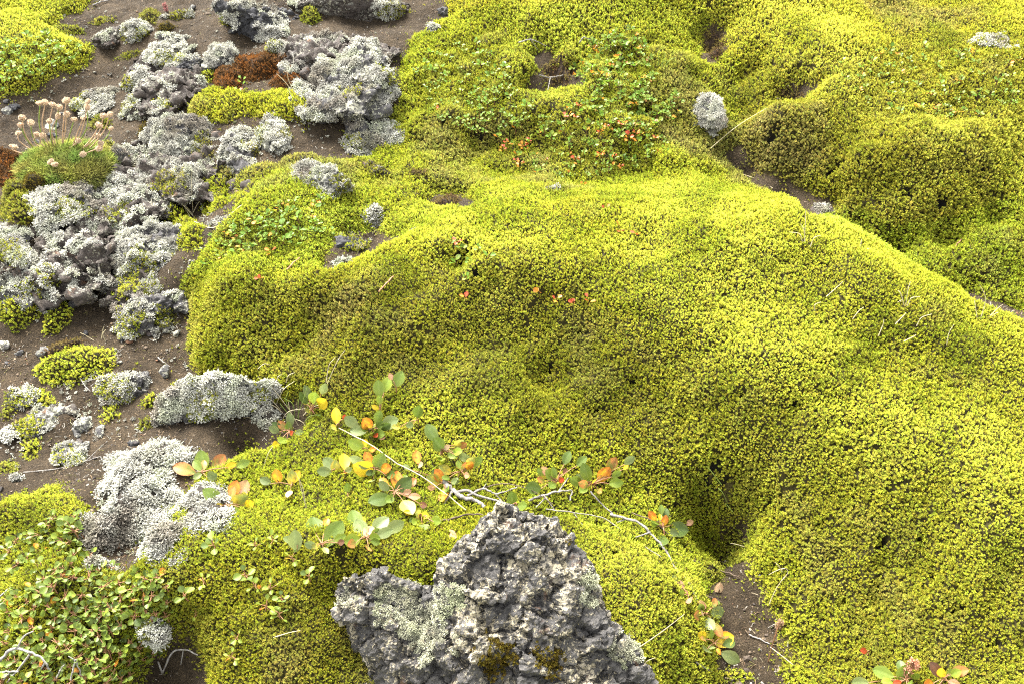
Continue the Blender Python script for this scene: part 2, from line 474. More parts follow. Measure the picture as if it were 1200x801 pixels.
# ------------------------------------------------------------------ tufts: leafy moss shoots and coral-like lichen
def blades_template(r, shoots, leaves, spread_, lw, up=(0.15, 1.3), llen=(.55, 1.0)):
    """kite-shaped leaflets on a few short shoots. returns V (n,3), F (m,4), root-to-tip value (n)"""
    V, T = [], []
    for s in range(shoots):
        a0 = 2 * math.pi * (s + r.random()) / shoots; rad = spread_ * (r.random() ** .5) if shoots > 1 else 0
        c = np.array([rad * math.cos(a0), rad * math.sin(a0), .25 + .45 * r.random()])
        lean = np.array([math.cos(a0), math.sin(a0), 0]) * rad * .5
        for k in range(leaves):
            az = 2 * math.pi * (k * 0.382 + r.random() * .15); el = r.uniform(*up)
            d = np.array([math.cos(el) * math.cos(az), math.cos(el) * math.sin(az), math.sin(el)]) + lean
            d /= np.linalg.norm(d)
            L = r.uniform(*llen) * .62
            side = np.cross(d, [0, 0, 1.0]); side /= np.linalg.norm(side) + 1e-9
            b = c - np.array([0, 0, .18]) * r.random()
            up_ = np.cross(side, d)
            V += [b, b + d * L * .5 + side * lw * L + up_ * .05, b + d * L + np.array([0, 0, .12 * L]), b + d * L * .5 - side * lw * L + up_ * .05]
            T += [0.0, .55, 1.0, .55]
        # the stem below the leaves
        V += [c * [1, 1, 0] + [-.05, 0, -.35], c * [1, 1, 0] + [.05, 0, -.35], c + [.04, 0, 0], c + [-.04, 0, 0]]
        T += [0, 0, .25, .25]
    V = np.array(V, float); n = len(V) // 4
    return V, np.arange(n * 4).reshape(n, 4), np.array(T)

def coral_template(r, branches, thick=.11, fork=True, flat=0.0):
    """short blunt branchlets, the growth form of grey reindeer-type lichen"""
    V, F4, F3, T = [], [], [], []
    def tube(a, b, ra, rb, ta, tb):
        d = b - a; d /= np.linalg.norm(d)
        s = np.cross(d, [.3, .9, .1]); s /= np.linalg.norm(s); u = np.cross(d, s)
        base = len(V)
        for p, rr, tt in ((a, ra, ta), (b, rb, tb)):
            for k in range(4):
                an = math.pi / 2 * k
                V.append(p + rr * (math.cos(an) * s + math.sin(an) * u)); T.append(tt)
        V.append(b + d * rb * .7); T.append(min(1, tb + .1))
        for k in range(4):
            k2 = (k + 1) % 4
            F4.append((base + k, base + k2, base + 4 + k2, base + 4 + k)); F3.append((base + 4 + k, base + 4 + k2, base + 8))
    for k in range(branches):
        az = 2 * math.pi * (k * .382 + .1 * r.random()); el = math.asin(r.uniform(.05, 1)) * (1 - flat)
        d = np.array([math.cos(el) * math.cos(az), math.cos(el) * math.sin(az), math.sin(el)])
        a = d * .12; L = r.uniform(.45, .8); b = a + d * L + np.array([0, 0, .06])
        th = thick * r.uniform(.7, 1.3)
        tube(a, b, th * .8, th, .1, .7)
        if fork:
            for q in range(2):
                dd = d + r.normal(size=3) * .55; dd /= np.linalg.norm(dd)
                tube(b - d * .1, b + dd * r.uniform(.15, .32), th * .8, th * .75, .65, 1.0)
    return np.array(V, float), [np.array(F4), np.array(F3)], np.array(T)

def rosette_template(r, leaves, lw, L0=.52, cz=.5):
    """one moss shoot seen from above: steep inner leaves, spreading outer leaves, a stem going down into the thatch"""
    V, T = [], []
    c = np.array([0, 0, cz])
    for k in range(leaves):
        f = (k + .5) / leaves
        az = 2 * math.pi * (k * .382 + .12 * r.random()); el = 1.15 - 1.1 * f ** .8 + r.uniform(-.12, .12)
        d = np.array([math.cos(el) * math.cos(az), math.cos(el) * math.sin(az), math.sin(el)])
        L = L0 * r.uniform(.75, 1.1)
        side = np.cross(d, [0, 0, 1.0]); side /= np.linalg.norm(side) + 1e-9
        up_ = np.cross(side, d); b = c - np.array([0, 0, .25 * f])
        V += [b, b + d * L * .55 + side * lw * L + up_ * .06, b + d * L + np.array([0, 0, .05]), b + d * L * .55 - side * lw * L + up_ * .06]
        T += [.1, .62 - .15 * f, 1.0 - .2 * f, .62 - .15 * f]
    for q in range(2):
        a = q * 1.57
        e = np.array([math.cos(a), math.sin(a), 0]) * .07
        V += [-e + [0, 0, -.7], e + [0, 0, -.7], c + e, c - e]; T += [0, 0, .2, .2]
    V = np.array(V, float); n = len(V) // 4
    return V, np.arange(n * 4).reshape(n, 4), np.array(T)

def thin_out(P, cell, r):
    """keep one point per cell so that the shoots stand apart. cell: per-point spacing (binned)"""
    Q = P + .55 * cell[:, None] * np.stack([perlin(P, 70, 201), perlin(P, 70, 202), perlin(P, 70, 203)], -1) * 2
    Q = Q @ np.array([[.80, .36, .48], [-.6, .48, .64], [0, -.8, .6]])
    key = np.floor(Q / cell[:, None]).astype(np.int64)
    h = key[:, 0] * 73856093 ^ key[:, 1] * 19349663 ^ key[:, 2] * 83492791
    o = r.permutation(len(P))
    _, first = np.unique(h[o], return_index=True)
    return o[first]

_r = np.random.default_rng(5)
def shoot_template(r, leaves, lw, L0=.36, h=1.0, lean=.12):
    """an upright mossy shoot: needle leaves up a short stem, pale at the growing tip and darker below"""
    V, T = [], []
    ln = np.array([r.normal() * lean, r.normal() * lean, 0])
    for k in range(leaves):
        f = (k + .5) / leaves
        az = 2 * math.pi * (k * .382 + .1 * r.random()); el = 1.38 - .85 * f ** .7 + r.uniform(-.12, .12)
        z = h * (1 - .78 * f)
        c = np.array([0, 0, z - .16]) + ln * z
        d = np.array([math.cos(el) * math.cos(az), math.cos(el) * math.sin(az), math.sin(el)]); L = L0 * r.uniform(.8, 1.15) * (1 + .25 * f)
        side = np.cross(d, [0, 0, 1.0]); side /= np.linalg.norm(side) + 1e-9
        up_ = np.cross(side, d)
        V += [c, c + d * L * .5 + side * lw * L + up_ * .03, c + d * L + np.array([0, 0, .02]), c + d * L * .5 - side * lw * L + up_ * .03]
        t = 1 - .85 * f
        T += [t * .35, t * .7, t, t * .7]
    V = np.array(V, float); n = len(V) // 4
    return V, np.arange(n * 4).reshape(n, 4), np.array(T)
MOSS_NEAR = [shoot_template(_r, n_, .21, l_, h_) for n_, l_, h_ in ((15, .38, 1.0), (13, .44, .85), (16, .36, 1.1), (14, .40, .95), (15, .42, 1.15), (13, .46, .75))] + [rosette_template(_r, n_, .165, l_, c_) for n_, l_, c_ in ((13, .46, .55), (14, .42, .7), (12, .5, .45))]
MOSS_FAR = [shoot_template(_r, n_, .27, l_, h_) for n_, l_, h_ in ((10, .42, .95), (9, .48, .85), (10, .40, 1.1), (10, .45, 1.0))] + [rosette_template(_r, n_, .22, l_, c_) for n_, l_, c_ in ((9, .48, .5), (9, .44, .7))]
MOSS_LONG = [blades_template(_r, 3, 7, .45, .17, up=(.3, 1.4), llen=(.8, 1.3)) for _ in range(4)]
CORAL = [coral_template(_r, 8) for _ in range(5)]
CORAL_FINE = [coral_template(_r, 12, .065) for _ in range(4)]
CORAL_FAR = [coral_template(_r, 7, .13, fork=False) for _ in range(4)]

def frames(Nrm, spin):
    """orthonormal frames with z along Nrm"""
    z = Nrm / np.linalg.norm(Nrm, axis=1)[:, None]
    h = np.where(np.abs(z[:, :1]) < .9, np.array([[1.0, 0, 0]]), np.array([[0, 1.0, 0]]))
    x = np.cross(h, z); x /= np.linalg.norm(x, axis=1)[:, None]
    y = np.cross(z, x)
    c, s = np.cos(spin)[:, None], np.sin(spin)[:, None]
    return np.stack([x * c + y * s, -x * s + y * c, z], -1)

def grow(P, Nrm, size, root, tip, templates, r):
    """tufts at points P: arrays V, list of F, colours. root, tip: (n,3) colours"""
    n = len(P)
    if n == 0: return np.zeros((0, 3)), [], np.zeros((0, 3))
    Fr = frames(Nrm + r.normal(size=(n, 3)) * .22, r.random(n) * 6.283)
    which = r.integers(0, len(templates), n)
    Vs, Fs, Cs, off = [], [], [], 0
    for k, (tv, tf, tt) in enumerate(templates):
        s = np.where(which == k)[0]
        if len(s) == 0: continue
        sc = size[s][:, None] * r.uniform(.8, 1.2, (len(s), 3)) * [1, 1, 1]
        loc = tv[None] * sc[:, None, :]
        W = np.einsum('nij,nvj->nvi', Fr[s], loc) + P[s][:, None]
        Vs.append(W.reshape(-1, 3))
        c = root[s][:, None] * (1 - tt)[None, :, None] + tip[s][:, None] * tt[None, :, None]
        Cs.append(c.reshape(-1, 3))
        for f in (tf if isinstance(tf, list) else [tf]):
            Fs.append((f[None] + (off + np.arange(len(s)) * len(tv))[:, None, None]).reshape(-1, f.shape[1]))
        off += len(s) * len(tv)
    return np.concatenate(Vs), Fs, np.concatenate(Cs)

def merge(parts):
    """join (V, [F], C) lists; faces grouped by size"""
    Vs, Cs, by, off = [], [], {}, 0
    for V, F, C in parts:
        if len(V) == 0: continue
        Vs.append(V); Cs.append(C)
        for f in (F if isinstance(F, list) else [F]):
            if len(f): by.setdefault(f.shape[1], []).append(f + off)
        off += len(V)
    return np.concatenate(Vs), [np.concatenate(v) for v in by.values()], np.concatenate(Cs)

def vnormals(V, F):
    n = np.zeros_like(V)
    if F.shape[1] == 4: fn = np.cross(V[F[:, 2]] - V[F[:, 0]], V[F[:, 3]] - V[F[:, 1]])
    else: fn = np.cross(V[F[:, 1]] - V[F[:, 0]], V[F[:, 2]] - V[F[:, 0]])
    for k in range(F.shape[1]): np.add.at(n, F[:, k], fn)
    l = np.linalg.norm(n, axis=1)[:, None]
    return n / np.maximum(l, 1e-12)

def scatter(V, F, dens, r):
    """random points on faces; dens: per-face points per square metre. returns P, N"""
    vn = vnormals(V, F)
    T = np.concatenate([F[:, [0, 1, 2]], F[:, [0, 2, 3]]]) if F.shape[1] == 4 else F
    d = np.concatenate([dens, dens]) if F.shape[1] == 4 else dens
    A = np.linalg.norm(np.cross(V[T[:, 1]] - V[T[:, 0]], V[T[:, 2]] - V[T[:, 0]]), axis=1) * .5
    ex = A * d
    cnt = np.floor(ex + r.random(len(ex))).astype(int)
    t = np.repeat(np.arange(len(T)), cnt)
    a, b = r.random(len(t)), r.random(len(t)); fl = a + b > 1; a[fl], b[fl] = 1 - a[fl], 1 - b[fl]
    w = np.stack([1 - a - b, a, b], -1)
    P = (V[T[t]] * w[..., None]).sum(1); Nn = (vn[T[t]] * w[..., None]).sum(1)
    return P, Nn / np.linalg.norm(Nn, axis=1)[:, None]

def in_view(P, margin=90):
    px, py, dep = project(P)
    return (px > -margin) & (px < 1200 + margin) & (py > -margin) & (py < 801 + margin) & (dep > .3)

def lerp3(a, b, t): return np.asarray(a)[None] * (1 - t[:, None]) + np.asarray(b)[None] * t[:, None]

M_MOSS = tuft_mat('moss_shoots', .30)
M_LICH = tuft_mat('lichen_branchlets', .06, .9, .1)

# real colours of the moss: growing tips yellow-green, older leaves olive to brown
MOSS_TIPS = np.array([(.45, .47, .036), (.35, .40, .026), (.48, .47, .08), (.24, .29, .018), (.40, .36, .10), (.62, .65, .070)])
OLIVE_ZONES = [   # drier, older moss: olive leaves with tan tips
 ([(228,352),(330,338),(470,318),(600,322),(720,370),(840,402),(930,440),(960,500),(900,560),(800,570),(640,560),(520,500),(400,480),(240,440)], .4),
 ([(900,560),(1010,520),(1120,590),(1200,660),(1300,900),(1000,900),(940,720),(890,640)], .3),
 ([(985,200),(1060,170),(1160,160),(1200,200),(1190,235),(1060,280),(990,255)], .28),
 ([(210,700),(300,690),(420,720),(440,900),(220,900)], .4),
 ([(480,70),(620,40),(780,60),(850,150),(840,215),(700,200),(560,205),(480,190)], .3),
]
_olive = None
def zone_olive(P):
    global _olive
    if _olive is None:
        _olive = np.zeros(CXX.shape)
        for pl, a in OLIVE_ZONES:
            d = sdf_poly(poly_world(pl, 3), CXX, CYY) + .09 * perlin(_pts, 5, 301) + .05 * perlin(_pts, 13, 302)
            _olive = np.maximum(_olive, a * smooth(-d / .09 + .3))
    return grid_at(_olive, P[:, 0], P[:, 1])
def moss_tint(P, r, shift=None):
    """root and tip colour for moss at P: patches of brighter, greener and tan growth"""
    n = len(P)
    a = fbm(P, 2.2, 3, 41); b = fbm(P, 5.5, 3, 45); c = fbm(P, 13, 2, 49)
    tip = lerp3(MOSS_TIPS[0], MOSS_TIPS[5], smooth(.35 + a * 1.1))
    tip = tip + (MOSS_TIPS[1] - tip) * (smooth(b * 1.6 - .05))[:, None] * .8
    tip = tip + (MOSS_TIPS[4] - tip) * (smooth(-a * 1.5 + c * .5 - .2))[:, None] * .75
    tip = tip + (MOSS_TIPS[3] - tip) * (smooth(-b * 2 - .55))[:, None] * .7
    z = zone_olive(P)[:, None]
    tip = tip * (1 - z) + (np.array([.25, .235, .022]) * (1 - .55 * smooth(c * 2 + .2)[:, None]) + np.array([.37, .315, .10]) * .55 * smooth(c * 2 + .2)[:, None]) * z
    if shift is not None: tip = tip * np.asarray(shift)[None]
    tip = tip * (1 + .22 * r.normal(size=(n, 1)).clip(-2, 2)) * (1 + .05 * r.normal(size=(n, 3)))
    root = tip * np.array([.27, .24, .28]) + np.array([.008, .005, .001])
    return root.clip(.004, .9), tip.clip(.01, .9)

LICH_TIPS = np.array([(.43, .425, .35), (.27, .26, .225), (.54, .53, .45), (.37, .40, .26), (.18, .145, .11)])
def lichen_tint(P, r, bright=1.0):
    n = len(P)
    a = fbm(P, 9, 3, 61); b = fbm(P, 22, 2, 65)
    tip = lerp3(LICH_TIPS[0], LICH_TIPS[2], smooth(.4 + a * 1.3))
    tip = tip + (LICH_TIPS[1] - tip) * smooth(b * 1.8)[:, None] * .8
    tip = tip + (LICH_TIPS[3] - tip) * smooth(-b * 1.8 - .1)[:, None] * .6
    tip = tip + (LICH_TIPS[4] - tip) * smooth(-a * 1.9 - .25)[:, None] * .7
    tip = tip * bright * (1 + .14 * r.normal(size=(n, 1)).clip(-2, 2))
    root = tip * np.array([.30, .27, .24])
    return root.clip(.01, .9), tip.clip(.02, .85)
# ------------------------------------------------------------------ moss carpets: everything that is not bare soil, split into the mounds one can tell apart
REGIONS = [
 ('moss_mound', 'broad bright yellow-green moss mound with a pitted front slope, filling the middle and right', 'moss',
  [(225,330),(400,325),(480,285),(600,246),(800,248),(940,252),(1060,322),(1200,388),(1500,520),(1500,1100),(960,1100),(930,740),(890,660),(800,610),(700,592),(560,575),(430,505),(330,470),(236,440)], (1, 1, 1)),
 ('moss_mound', 'rounded olive moss mound standing behind the ridge, with a dark hollow at its left shoulder', 'moss',
  [(868,150),(862,110),(880,84),(950,80),(1080,50),(1200,60),(1500,60),(1500,230),(1200,232),(1110,262),(1050,278),(985,250),(960,215),(905,190)], (.88, .84, 1)),
 ('moss_slope', 'pale yellow moss slope running along the very top of the picture', 'moss',
  [(535,20),(600,20),(760,10),(830,20),(860,70),(950,72),(1100,46),(1500,50),(1500,-300),(500,-300)], (1.05, 1.0, 1.1)),
 ('moss_mound', 'moss mound overgrown with tiny red and green shrub leaves above the central mound', 'moss',
  [(480,45),(535,22),(600,18),(760,12),(830,22),(815,60),(850,80),(862,140),(862,235),(800,246),(600,244),(480,282),(440,260),(455,215),(440,150),(476,100)], (.92, .95, 1)),
 ('moss_slope', 'darker green moss slope dropping behind the bright ridge on the right', 'moss',
  [(940,250),(985,252),(1050,280),(1120,264),(1200,234),(1500,234),(1500,500),(1200,384),(1060,318)], (.82, .88, .9)),
 ('moss_patch', 'moss and small leaf carpet in the upper left corner beside bare soil', 'moss',
  [(-500,-200),(130,-60),(96,12),(106,52),(72,80),(0,116),(-500,150)], (.95, .95, 1)),
 ('moss_hummock', 'small moss hummock with red shrub leaves between grey stones and the large mound', 'moss',
  [(208,325),(232,298),(260,270),(310,232),(395,225),(430,243),(430,262),(395,268),(385,300),(400,325),(300,326),(225,335)], (.88, .95, 1)),
 ('moss_cushion', 'dense moss cushion to the left of the dark lava rock', 'moss',
  [(205,740),(225,690),(260,660),(330,640),(420,630),(520,618),(570,600),(600,620),(640,760),(640,1100),(245,1100),(235,790)], (.92, .92, .8)),
 ('moss_cushion', 'loose moss cushion squeezed between the lava rock and the leafy twig', 'moss',
  [(660,618),(700,635),(760,655),(815,690),(830,760),(850,1100),(640,1100),(640,700)], (.9, .9, .9)),
 ('moss_flat', 'low moss flat under the scattered willow leaves', 'moss',
  [(235,545),(330,520),(345,470),(430,508),(560,578),(700,594),(800,612),(870,640),(820,690),(760,650),(660,612),(570,598),(420,626),(300,645),(240,670),(160,665),(225,575)], (.85, .9, .8)),
 ('moss_patch', 'moss under the small leaved willow carpet in the lower left corner', 'moss',
  [(-500,600),(0,592),(66,572),(100,610),(108,668),(200,672),(220,700),(205,745),(160,770),(150,1100),(-500,1100)], (.82, .84, .8)),
 ('moss_patch', 'bright moss tongue between the rust coloured crust and grey lichen rocks', 'moss',
  [(222,118),(250,108),(300,112),(330,104),(372,112),(378,138),(345,148),(300,130),(262,140),(228,140)], (1.05, 1.05, 1)),
]
MOSS_EXTRA = [11]          # lies on the soil: adds cover there
import os
CLAY = os.environ.get('CLAY')
# small pits in the carpet; their shade is painted into the base colour
PITS = [(1032,640,9),(1028,690,8),(1092,684,7),(930,480,9),(642,438,8),(835,556,12),(852,574,10),(545,308,13),(560,328,9),(900,596,7),(1012,758,8),(985,712,7),(700,486,6),(740,452,7),
 (620,505,6),(470,395,6),(395,372,6),(560,440,5),(800,500,7),(1120,720,8),(1075,640,6),(1160,760,7),(960,620,6),(870,470,6),(680,395,6),(520,470,6),(300,395,7),(262,392,8),(330,430,6),
 (755,140,9),(725,160,7),(560,165,9),(595,120,8),(520,150,8),(640,185,6),(690,75,7),(610,70,8),(560,70,7),(1062,232,9),(1100,244,9),(1010,190,7),(1150,205,8),(905,165,7),(975,205,8),(1120,320,6),(1065,318,6),(1170,345,6),
 (320,780,7),(280,715,6),(405,690,6),(740,700,7),(780,735,7),(720,655,8),(700,622,9),(745,640,8),(790,600,7),(660,610,7),(60,640,8),(30,670,8),(1180,560,5),(1010,440,5),(860,300,5),(760,330,5)]
_pits = None
def in_pit(P):
    global _pits
    if _pits is None:
        _pits = np.full(CXX.shape, 9.0)
        for x, y, rp in PITS:
            p = hit1(x, y); R_ = .6 * rp * mm(p)
            _pits = np.minimum(_pits, np.hypot((CXX - p[0]) * .8, CYY - p[1]) / R_)
    q = grid_at(_pits, P[:, 0], P[:, 1]) + 1.4 * perlin(P, 90, 401) + .7 * perlin(P, 45, 402)
    return q < .8
def build_carpets():
    sd = SOILD.copy()
    polys = [poly_world(p[3]) for p in REGIONS]
    dist = np.stack([sdf_poly(pl, CXX, CYY) for pl in polys])
    for k in MOSS_EXTRA: sd = np.maximum(sd, -dist[k] + _edge)
    owner = (dist + 0.012 * perlin(_pts, 20, 71)[None]).argmin(0)
    # cushion thickness: rounded edge, and knobs a few centimetres across
    c1, c2, cv = cellular(_pts * np.array([1, 1]), 34, 3)
    knob = smooth(1 - c1 / .75)
    gy, gx = np.gradient(GH, STEP); KN = .35 + .65 * smooth((np.hypot(gx, gy) - .2) / .4)
    thick = -0.012 + 0.03 * smooth((sd + .012) / .05) + 0.006 * knob * smooth(sd / .03) * KN + 0.004 * perlin(_pts, 55, 72)
    in_pit(np.zeros((1, 3)) + [0, 1.5, 0])
    TOP = GH + thick - .020 * smooth((1.5 - _pits) / 1.1) * smooth(sd / .02)
    ny, nx = CXX.shape
    idx = np.arange(nx * ny).reshape(ny, nx)
    F = np.stack([idx[:-1, :-1], idx[:-1, 1:], idx[1:, 1:], idx[1:, :-1]], -1).reshape(-1, 4)
    fc = (sd.ravel()[F].max(1) > -.012)
    fo = owner.ravel()[F[:, 0]]
    V = np.stack([CXX, CYY, TOP], -1).reshape(-1, 3)
    seen = in_view(V, 60)
    thatch = None
    for k, (name, label, cat, _, shift) in enumerate(REGIONS):
        r = np.random.default_rng(100 + k)
        f = F[fc & (fo == k)]
        if len(f) == 0: continue
        u, inv = np.unique(f, return_inverse=True); f = inv.reshape(-1, 4); v = V[u]
        d = np.linalg.norm(v - CAM, axis=1)
        fd = d[f[:, 0]]; fv = seen[u][f].any(1)
        dens = np.where(fv, 230000, 14000)
        dens = dens * smooth((sd.ravel()[u][f[:, 0]] + .012) / .02)
        P, Nn = scatter(v, f, dens, r)
        vis = in_view(P, 60); dd = np.linalg.norm(P - CAM, axis=1)
        cell = np.where(vis, np.where(dd < 1.9, .0037, np.where(dd < 2.4, .0042, .0049)), .0088)
        q = thin_out(P, cell, r); P, Nn = P[q], Nn[q]
        # gaps between the clumps
        g = perlin(P, 62, 81) + .5 * perlin(P, 120, 82); gg = fbm(P, 8, 2, 83)
        steep = smooth((.93 - Nn[:, 2]) / .25)
        keep = g > -.88 + .42 * gg + .26 * steep
        keep &= ~in_pit(P)
        P, Nn = P[keep], Nn[keep]
        dd = np.linalg.norm(P - CAM, axis=1); vis = in_view(P, 60)
        flat = 1 - steep[keep]
        size = np.where(dd < 1.9, .0058, np.where(dd < 2.4, .0064, .0072)) * (1 + .22 * fbm(P, 6, 2, 84) + .10 * steep[keep]) * r.uniform(.7, 1.25, len(P)) * (1 + .12 * flat) * np.where(vis, 1, 2.0)
        P = P + Nn * ((.0015 + .0030 * (perlin(P, 52, 85) * (.35 + .65 * steep[keep]))) + .0009 * r.normal(size=len(P)).clip(-1.5, 1.5))[:, None]
        up = Nn + np.array([0, 0, .55]); 
        root, tip = moss_tint(P, r, shift)
        hi = vis & (dd < 2.15)
        parts = []
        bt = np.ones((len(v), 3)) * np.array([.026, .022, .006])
        bt = bt * (1 - .7 * smooth((1.6 - grid_at(_pits, v[:, 0], v[:, 1])) / .8))[:, None]  # base colour darkened inside the pits as painted shade
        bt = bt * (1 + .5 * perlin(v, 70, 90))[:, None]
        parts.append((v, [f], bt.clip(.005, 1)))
        if CLAY: P, hi = P[:5], hi[:5]; up, size, root, tip = up[:5], size[:5], root[:5], tip[:5]; parts[0] = (v, [f], np.full((len(v), 3), .12))
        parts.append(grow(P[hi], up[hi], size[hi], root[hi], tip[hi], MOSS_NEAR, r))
        lo = ~hi
        # thinning fringe: single shoots straying onto the soil
        ff = F[(sd.ravel()[F].max(1) > -.06) & (sd.ravel()[F].max(1) < .004) & (fo == k)]
        if len(ff):
            G3 = np.stack([CXX, CYY, GH], -1).reshape(-1, 3); u2, inv2 = np.unique(ff, return_inverse=True)
            e = sd.ravel()[ff].mean(1)
            Pf, Nf = scatter(G3[u2], inv2.reshape(-1, 4), 26000 * np.exp(e / .016), r)
            kk = fbm(Pf, 30, 2, 87) > .08
            Pf, Nf = Pf[kk], Nf[kk]; q = thin_out(Pf, np.full(len(Pf), .0048), r); Pf, Nf = Pf[q], Nf[q]
            rf, tf = moss_tint(Pf, r, np.array(shift) * .8)
            parts.append(grow(Pf, Nf + np.array([0, 0, .5]), .0062 * r.uniform(.6, 1.2, len(Pf)), rf, tf, MOSS_FAR, r))
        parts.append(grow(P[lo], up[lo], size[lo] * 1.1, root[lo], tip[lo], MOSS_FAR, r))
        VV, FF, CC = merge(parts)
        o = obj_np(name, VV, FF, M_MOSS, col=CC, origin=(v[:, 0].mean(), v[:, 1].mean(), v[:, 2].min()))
        tag(o, label, cat, kind='stuff')
        print('carpet', name, len(P), len(VV))
build_carpets()
# ------------------------------------------------------------------ lava rocks and the lichen on them
def rock_mat(name, c_dark, c_mid, crust, crust_amt, rust=.15):
    m, nt, nd, lk = new_mat(name)
    g = N(nt, 'ShaderNodeNewGeometry'); pos = g.outputs['Position']
    mid = noise_n(nt, 26, 6, .65, pos); fine = noise_n(nt, 210, 5, .7, pos)
    base = ramp(nt, mid, [(.32, c_dark), (.66, c_mid)])
    base = mixc(nt, .8, base, ramp(nt, fine, [(.3, (.4, .4, .42)), (.5, (.95, .95, .95)), (.7, (1.7, 1.65, 1.6))]), 'MULTIPLY')
    base = mixc(nt, ramp(nt, noise_n(nt, 17, 5, .6, pos, .6), [(.62, 0.0), (.70, rust)]), base, (.16, .075, .03))
    # crust lichen: pale irregular flecks of their own shape
    f1 = noise_n(nt, 140, 6, .72, pos, .5); f2 = noise_n(nt, 14, 4, .6, pos)
    add = N(nt, 'ShaderNodeMath', operation='MULTIPLY_ADD'); lk.new(f2, add.inputs[0]); add.inputs[1].default_value = .7; lk.new(f1, add.inputs[2])
    e = 1.14 - .24 * crust_amt
    msk = ramp(nt, add.outputs[0], [(max(e - .02, 0), 0.0), (min(e + .02, 1), 1.0)])
    cc = ramp(nt, noise_n(nt, 40, 3, .5, pos), [(.35, crust), (.6, (crust[0] * 1.15, crust[1] * 1.12, crust[2] * .95)), (.75, (crust[0] * .7, crust[1] * .75, crust[2] * .72))])
    col = mixc(nt, msk, base, cc)
    p = N(nt, 'ShaderNodeBsdfPrincipled'); p.inputs['Roughness'].default_value = .82; p.inputs['Specular IOR Level'].default_value = .35
    lk.new(col, p.inputs['Base Color'])
    h = N(nt, 'ShaderNodeMath', operation='MULTIPLY_ADD'); lk.new(msk, h.inputs[0]); h.inputs[1].default_value = .35; lk.new(noise_n(nt, 150, 7, .75, pos), h.inputs[2])
    b = N(nt, 'ShaderNodeBump'); b.inputs['Strength'].default_value = .9; b.inputs['Distance'].default_value = .006
    lk.new(h.outputs[0], b.inputs['Height']); lk.new(b.outputs[0], p.inputs['Normal'])
    out = N(nt, 'ShaderNodeOutputMaterial'); lk.new(p.outputs[0], out.inputs[0])
    return m
MR = {
 'dark': rock_mat('dark_basalt', (.013, .0125, .013), (.038, .037, .038), (.22, .21, .16), .6),
 'grey': rock_mat('weathered_basalt', (.022, .020, .019), (.062, .058, .056), (.22, .215, .18), 1.0),
 'brown': rock_mat('brown_scoria', (.022, .016, .012), (.055, .043, .033), (.19, .18, .15), .85, .5),
 'pale': rock_mat('pale_basalt', (.04, .038, .035), (.11, .105, .095), (.25, .25, .21), 1.1),
 'hero': rock_mat('dark_vesicular_lava', (.020, .0185, .017), (.072, .067, .060), (.25, .22, .165), 1.02, .6),
}
_ico = {}
def icosphere(n):
    if n not in _ico:
        bm = bmesh.new(); bmesh.ops.create_icosphere(bm, subdivisions=n, radius=1)
        V = np.array([v.co[:] for v in bm.verts]); bm.verts.ensure_lookup_table()
        F = np.array([[v.index for v in f.verts] for f in bm.faces]); bm.free(); _ico[n] = (V, F)
    return _ico[n]

def rock_shape(seed, a, b, c, n=5, rough=1.0, facets=13):
    """angular lava lump: a rounded polytope with broken, pitted surface"""
    r = np.random.default_rng(seed)
    D, F = icosphere(n)
    nr = r.normal(size=(facets, 3)); nr /= np.linalg.norm(nr, axis=1)[:, None]
    off = r.uniform(.62, 1.0, facets)
    q = np.maximum(D @ nr.T, .05) / off
    rad = (q ** 9).sum(1) ** (-1 / 9.0)
    rad = np.clip(rad, .5, 1.25)
    V = D * rad[:, None]
    V = V * (1 + rough * (.20 * fbm(D * 1.0, 1.7, 3, seed)))[:, None]
    V = V * np.array([a, b, c])
    s = min(a, b)
    nn = vnormals(V, F)
    c1, c2, cv = cellular(V + seed, 2.6 / s, seed % 9)
    V = V + nn * (rough * s * (.13 * (cv - .5) + .12 * fbm(V, 5 / s, 4, seed + 5) - .06 * (1 - smooth((c2 - c1) / .22))))[:, None]
    nn = vnormals(V, F)
    c1, c2, cv = cellular(V + seed, 85, seed % 7)
    V = V + nn * (.0028 * fbm(V, 70, 3, seed + 9) - .0022 * smooth(1 - c1 / .6))[:, None]
    return V, F

